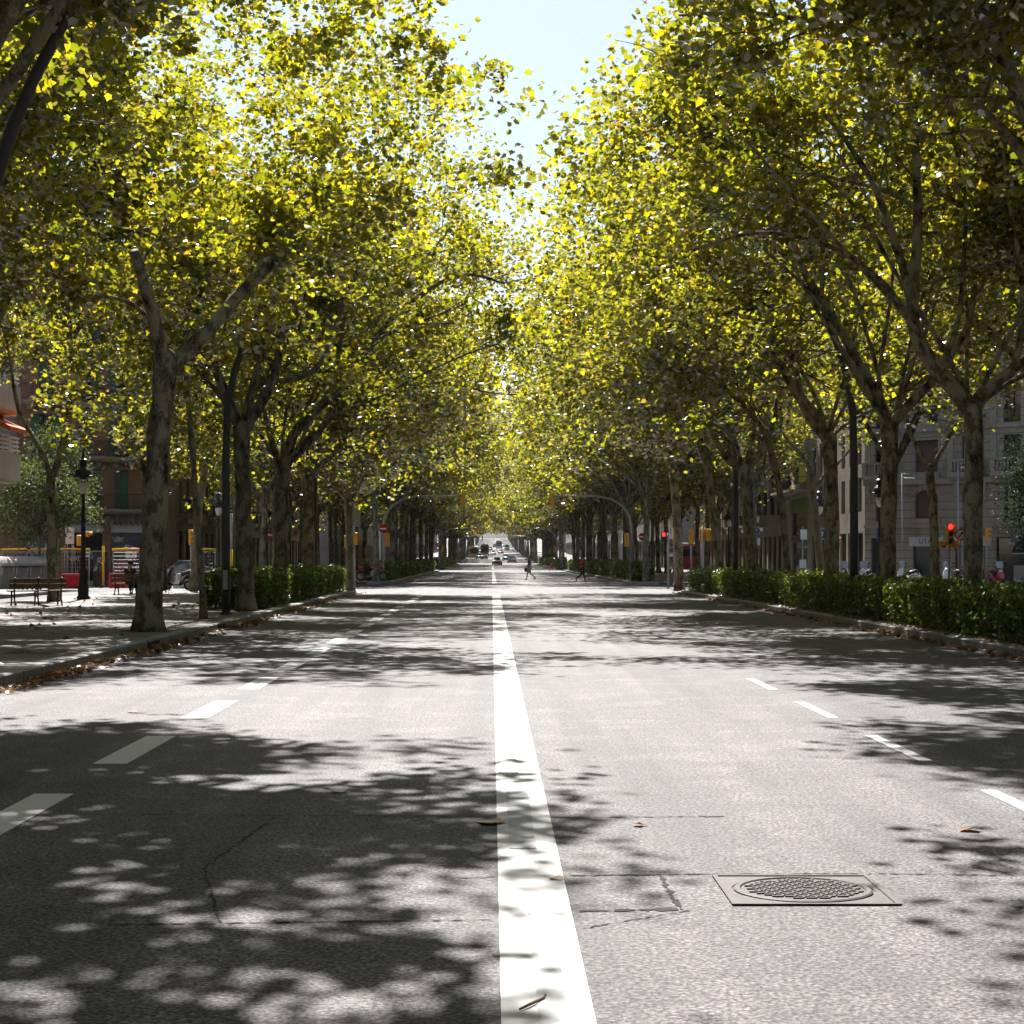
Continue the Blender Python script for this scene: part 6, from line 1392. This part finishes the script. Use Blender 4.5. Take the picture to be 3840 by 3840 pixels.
def make_scooter(paint, box=None, screen=True):
    t = thing('scooter', 'x', 'scooter', (0, 0, 0), 'scooters parked around the crossing')
    for x in (-.68, .66):
        m = MB(); m.torus((x, 0, .24), .18, .065, (0, 1, 0), 18, 8); o = m.build('wheel', RUBBER, t); m = MB(); m.disc((x, 0, .24), .13, (0, 1, 0), .08, 12); m.build('rim', STEEL, o)
    m = MB(); secs = []
    for z, x, wx, wy in ((.2, -.5, .1, .16), (.45, -.55, .1, .24), (.75, -.5, .1, .22), (.95, -.44, .1, .15), (1.02, -.4, .08, .1)): secs.append([(x + wx * math.cos(R(45 * k)), wy * math.sin(R(45 * k)), z) for k in range(8)])
    loft(m, secs); m.sphere((-.68, 0, .42), (.22, .1, .09), 10, 6); m.build('front_shield', paint, t); m = MB(); secs = []
    for x, z0, z1, wy in ((-.45, .2, .27, .16), (.05, .2, .28, .18), (.18, .22, .66, .18), (.5, .3, .74, .19), (.85, .5, .76, .14), (.95, .6, .72, .06)): secs.append([(x, -wy, z0), (x, -wy, z1 - .05), (x, -wy * .7, z1), (x, wy * .7, z1), (x, wy, z1 - .05), (x, wy, z0)])
    loft(m, secs); m.build('body', paint, t, .0); m = MB(); m.tube([(.12, 0, .72), (.4, 0, .74), (.62, 0, .8), (.85, 0, .8)], [.12, .15, .15, .1], 8); m.build('seat', BLACK, t)
    m = MB(); m.tube([(-.36, -.34, 1.06), (-.4, -.15, 1.06), (-.4, .15, 1.06), (-.36, .34, 1.06)], .018, 6)
    for s_ in (-1, 1): m.tube([(-.38, s_ * .25, 1.07), (-.42, s_ * .34, 1.28)], .01, 5); m.sphere((-.42, s_ * .36, 1.3), (.02, .07, .05), 8, 5)
    m.build('handlebar', BLACK, t); m = MB(); m.tube([(-.68, .07, .24), (-.46, .05, .8)], .025, 6); m.build('fork', STEEL, t); m = MB(); m.sphere((-.55, 0, .86), (.06, .12, .08), 10, 6); m.build('headlight', HEADL, t)
    m = MB(); m.tube([(.3, -.2, .25), (.8, -.22, .34)], [.035, .05], 8); m.build('exhaust', STEEL, t)
    if screen:
        m = MB(); n = 8; vs = []
        for z, x, r_ in ((1.02, -.5, .2), (1.25, -.44, .24), (1.42, -.38, .2)): vs += [(x + .08 * (1 - math.cos(R(-80 + 160 * i / n))), r_ * math.sin(R(-80 + 160 * i / n)), z) for i in range(n + 1)]
        k = n + 1; m.add(vs + [(x + .012, y, z) for x, y, z in vs], [(j * k + i, j * k + i + 1, (j + 1) * k + i + 1, (j + 1) * k + i) for j in range(2) for i in range(n)] + [(3 * k + j * k + i, 3 * k + (j + 1) * k + i, 3 * k + (j + 1) * k + i + 1, 3 * k + j * k + i + 1) for j in range(2) for i in range(n)]); m.build('windscreen', mat('pale_screen', (.32, .36, .4), .15, spec=.7), t)
    if box: m = MB(); m.box((.95, 0, .98), (.4, .42, .34)); m.build('top_box', box, t, .05)
    m = MB(); m.box((1.0, 0, .55), (.02, .2, .15)); m.build('number_plate', WHITE, t); return t
mo = make_moto(CAR['red']); mo.location = (-7.5, 115.6, PZ); mo.rotation_euler = (0, R(0), math.pi); mo['label'] = 'red motorbike parked side-on at left corner beyond the crossing'
dup(mo, (-8.6, 118.6, PZ), math.pi + .5, 'dark red motorbike standing just behind the side-on red one'); dup(mo, (-9.6, 121.5, PZ), 2.0, 'black motorbike at the back of the left corner group', recol={'car_paint_red': CAR['black']}); dup(mo, (-10.6, 117.0, PZ), 2.6, 'silver motorbike left of the red ones on the corner', recol={'car_paint_red': CAR['silver']})
dup(mo, (-12.9, 87.4, 0), 1.9, 'black motorbike parked by the yellow banded post', recol={'car_paint_red': CAR['black']})
s0 = make_scooter(CAR['black'], RED, False); s0.location = (-14.05, 83.0, PZ); s0.rotation_euler = (0, 0, R(-25)); s0['label'] = 'dark scooter with red top box between thick forked and slender trees'
s1 = make_scooter(CAR['dark'], None, False); s1.location = (-12.9, 82.2, PZ); s1.rotation_euler = (0, 0, R(-15)); s1['label'] = 'black scooter without box, just left of the left hedge'
s2 = make_scooter(CAR['white'], None, True); s2.location = (21.3, 104.8, 0); s2.rotation_euler = (0, 0, R(60)); s2['label'] = 'white scooter with tall clear windscreen right of the lamp post'
dup(s2, (23.8, 105.4, 0), R(30), 'white scooter under the shop sign with red letters'); dup(s2, (25.9, 104.6, 0), R(75), 'white scooter in front of the pale window poster'); dup(s2, (20.1, 105.0, 0), R(80), 'dark scooter immediately left of the right lamp post', recol={'car_paint_white': CAR['black']})
dup(mo, (26.7, 104.4, 0), R(110), 'dark motorbike half hidden behind the big snaking tree', recol={'car_paint_red': CAR['black']}); dup(s2, (28.6, 104.2, 0), R(100), 'red scooter right of the big snaking tree', recol={'car_paint_white': CAR['red']})

# ------------------------------------------------------------------ people
def skin_body(name, verts, edges, mats, par, root=0, levels=2, smooth=True):
    me = bpy.data.meshes.new(name); me.from_pydata([v[:3] for v in verts], edges, []); me.materials.append(mats); o = bpy.data.objects.new(name, me); COL.objects.link(o); o.parent = par
    md = o.modifiers.new('skin', 'SKIN'); md.use_smooth_shade = True
    for i, v in enumerate(verts):
        sv = me.skin_vertices[0].data[i]; r_ = v[3]; sv.radius = r_ if hasattr(r_, '__len__') else (r_, r_); sv.use_root = (i == root)
    ss = o.modifiers.new('sub', 'SUBSURF'); ss.levels = ss.render_levels = levels; return o
def person(label, loc, rz, J, top, bottom, shoe, group='people crossing the road', hair=None, sleeve=.55, leglen=.5, scale=1.0, bag=False):
    """J: joints; the figure faces -Y before rotation"""
    t = thing('person', label, 'person', loc, group); t.rotation_euler = (0, 0, rz); t.scale = (scale,) * 3
    V = []; E = []
    def v(p, r_): V.append((*p, r_)); return len(V) - 1
    def chain(a, pts):
        for p, r_ in pts: b = v(p, r_); E.append((a, b)); a = b
        return a
    pel = v(J['pel'], (.13, .10)); sp = chain(pel, [(J['waist'], (.125, .095)), (J['chest'], (.145, .105))]); nk = chain(sp, [(J['neck'], .055)])
    hd = Vector(J['head']); f = Vector(J.get('face', (0, -1, 0))); chain(nk, [(tuple(hd - Vector((0, 0, .07))), .075), (tuple(hd + Vector((0, 0, .03))), .095), (tuple(hd + Vector((0, 0, .11))), .06)])
    L3 = lambda a, b, k: tuple(Vector(a).lerp(Vector(b), k))
    for s_ in ('l', 'r'):
        a = chain(sp, [(J['sh' + s_], .06), (L3(J['sh' + s_], J['el' + s_], .45), .05), (J['el' + s_], .042), (L3(J['el' + s_], J['wr' + s_], .4), .04), (J['wr' + s_], .028)])
        w_ = Vector(J['wr' + s_]); d = (w_ - Vector(J['el' + s_])).normalized(); sd_ = d.cross(Vector((0, 1, 0.01))).normalized(); fw = d.cross(sd_)
        pm = chain(a, [(tuple(w_ + d * .06), (.035, .02))])
        for k, ln in enumerate((.075, .09, .085, .065)): o_ = fw * (.028 - .019 * k); chain(pm, [(tuple(w_ + d * .1 + o_), .0095), (tuple(w_ + d * (.1 + ln * .5) + o_ + sd_ * .008), .009), (tuple(w_ + d * (.1 + ln) + o_ + sd_ * .025), .007)])
        chain(pm, [(tuple(w_ + d * .07 + fw * .045), .011), (tuple(w_ + d * .11 + fw * .055 + sd_ * .01), .009)])
        chain(pel, [(J['hip' + s_], .085), (L3(J['hip' + s_], J['kn' + s_], .4), .075), (J['kn' + s_], .055), (L3(J['kn' + s_], J['an' + s_], .35), .054), (J['an' + s_], .035), (J['to' + s_], .03)])
    skin_body('body', V, E, SKIN, t)
    def cloth(nm, pts, edges, m): skin_body(nm, pts, edges, m, t)
    k = sleeve; T = [(*J['pel'], (.155, .125)), (*J['waist'], (.145, .115)), (*J['chest'], (.165, .125)), (*L3(J['chest'], J['neck'], .55), (.08, .08))]; TE = [(0, 1), (1, 2), (2, 3)]
    for s_ in ('l', 'r'):
        i = len(T); T += [(*J['sh' + s_], .078), (*L3(J['sh' + s_], J['el' + s_], min(1, k)), .066)]; TE += [(2, i), (i, i + 1)]
        if k > 1: T += [(*J['wr' + s_], .045)]; TE += [(i + 1, i + 2)]
    cloth('shirt', T, TE, top); B = [(*J['pel'], (.15, .12))]; BE = []
    for s_ in ('l', 'r'):
        i = len(B); B += [(*J['hip' + s_], .105), (*L3(J['hip' + s_], J['kn' + s_], min(1, leglen * 2)), .085)]; BE += [(0, i), (i, i + 1)]
        if leglen > .5: B += [(*L3(J['kn' + s_], J['an' + s_], .92), .062)]; BE += [(i + 1, i + 2)]
    cloth('trousers' if leglen > .5 else 'shorts', B, BE, bottom)
    for s_ in ('l', 'r'):
        a, b = Vector(J['an' + s_]), Vector(J['to' + s_]); cloth('shoe', [(*(a + (a - b) * .35 + Vector((0, 0, -.035))), .038), (*(a.lerp(b, .4) + Vector((0, 0, -.02))), .045), (*b, .036)], [(0, 1), (1, 2)], shoe)
    h = MB(); c = hd + Vector((0, 0, .05)) - f * .02; h.sphere(tuple(c), (.102, .112, .10), 12, 8)
    ho = h.build('hair', hair or HAIR); ho.parent = t; fc = MB(); n_ = hd + f * .098; sx = Vector((f.y, -f.x, 0))
    fc.sphere(tuple(n_ + Vector((0, 0, .0))), (.018, .018, .026), 6, 5)
    fo = fc.build('nose', SKIN); fo.parent = t; ey = MB()
    for s_ in (-1, 1): ey.sphere(tuple(hd + f * .088 + sx * .033 * s_ + Vector((0, 0, .03))), .011, 6, 5)
    ey.box(tuple(hd + f * .091 - Vector((0, 0, .045))), (.04 if abs(f.y) > .5 else .01, .01 if abs(f.y) > .5 else .04, .008)); eo = ey.build('eyes_and_mouth', HAIR); eo.parent = t
    er = MB()
    for s_ in (-1, 1): er.sphere(tuple(hd + sx * .094 * s_), (.02, .02, .032), 6, 5)
    eo = er.build('ears', SKIN); eo.parent = t
    if bag: b = MB(); b.box(tuple(Vector(J['wrr']) + Vector((0, 0, -.22))), (.1, .28, .26)); b.tube([tuple(Vector(J['wrr']) + Vector((0, -.08, -.1))), tuple(Vector(J['wrr']) + Vector((0, 0, .0))), tuple(Vector(J['wrr']) + Vector((0, .08, -.1)))], .012, 5); bo = b.build('bag', BLACK); bo.parent = t
    return t
WALK = dict(pel=(0, 0, .95), waist=(0, -.01, 1.12), chest=(0, -.02, 1.32), neck=(0, -.02, 1.49), head=(0, -.05, 1.61), shl=(.18, -.01, 1.42), shr=(-.18, -.03, 1.42), ell=(.23, .12, 1.16), elr=(-.22, -.06, 1.15), wrl=(.22, .06, .93), wrr=(-.22, -.2, .95),
            hipl=(.09, 0, .9), hipr=(-.09, 0, .9), knl=(.1, -.13, .5), knr=(-.1, .06, .5), anl=(.1, -.2, .09), anr=(-.1, .42, .2), tol=(.1, -.36, .04), tor=(-.1, .34, .06))
person('person in black T-shirt and shorts striding across the road with black bag', ((1985 - VX) * 132 / F_PX, 132, 0), R(-90), WALK, CLOTH['black'], CLOTH['grey'], BLACK, hair=mat('sandy_hair', (.3, .2, .1), .7), bag=True)
person('person in long red top and dark trousers walking off the road', ((2183 - VX) * 123 / F_PX, 123, 0), R(90), WALK, CLOTH['red'], CLOTH['black'], BLACK, leglen=1.0, sleeve=1.2)
ch = person('small child in flared red dress at the right kerb, far off', ((2066 - VX) * 221 / F_PX, 221, road_z(221)), R(-80), WALK, CLOTH['red'], CLOTH['red'], BLACK, scale=.64)
d = MB(); d.lathe([(.36, .5), (.3, .62), (.18, .95), (.15, 1.1)], (0, .08, 0), 14); do = d.build('dress', CLOTH['red']); do.parent = ch
SIT = dict(pel=(0, 0, .56), waist=(0, .02, .72), chest=(0, .0, .93), neck=(0, -.03, 1.1), head=(0, -.07, 1.22), shl=(.18, 0, 1.02), shr=(-.18, 0, 1.02), ell=(.25, -.05, .77), elr=(-.25, -.05, .77), wrl=(.12, -.26, .68), wrr=(-.12, -.26, .68),
           hipl=(.1, -.02, .54), hipr=(-.1, -.02, .54), knl=(.13, -.44, .54), knr=(-.13, -.44, .54), anl=(.13, -.42, .1), anr=(-.13, -.4, .1), tol=(.13, -.58, .05), tor=(-.13, -.56, .05))
person('person in dark T-shirt sitting on the far wooden bench', (-14.25, 72.55, PZ), R(172), SIT, CLOTH['navy'], CLOTH['black'], BLACK, group=None, leglen=1.0)

# ------------------------------------------------------------------ haze in the air
hz = MB(); hz.bb(-1600, 1600, -75, 3300, -4, 90); vm = bpy.data.materials.new('haze'); vm.use_nodes = True; vm.node_tree.nodes.clear()
pv = vm.node_tree.nodes.new('ShaderNodeVolumePrincipled'); pv.inputs['Color'].default_value = (.85, .9, 1, 1); pv.inputs['Density'].default_value = 0.00005; pv.inputs['Anisotropy'].default_value = 0.3
vo_ = vm.node_tree.nodes.new('ShaderNodeOutputMaterial'); vm.node_tree.links.new(pv.outputs[0], vo_.inputs['Volume'])
ho = hz.build('haze', vm); ho['kind'] = 'stuff'; ho['label'] = 'thin summer haze along the avenue'
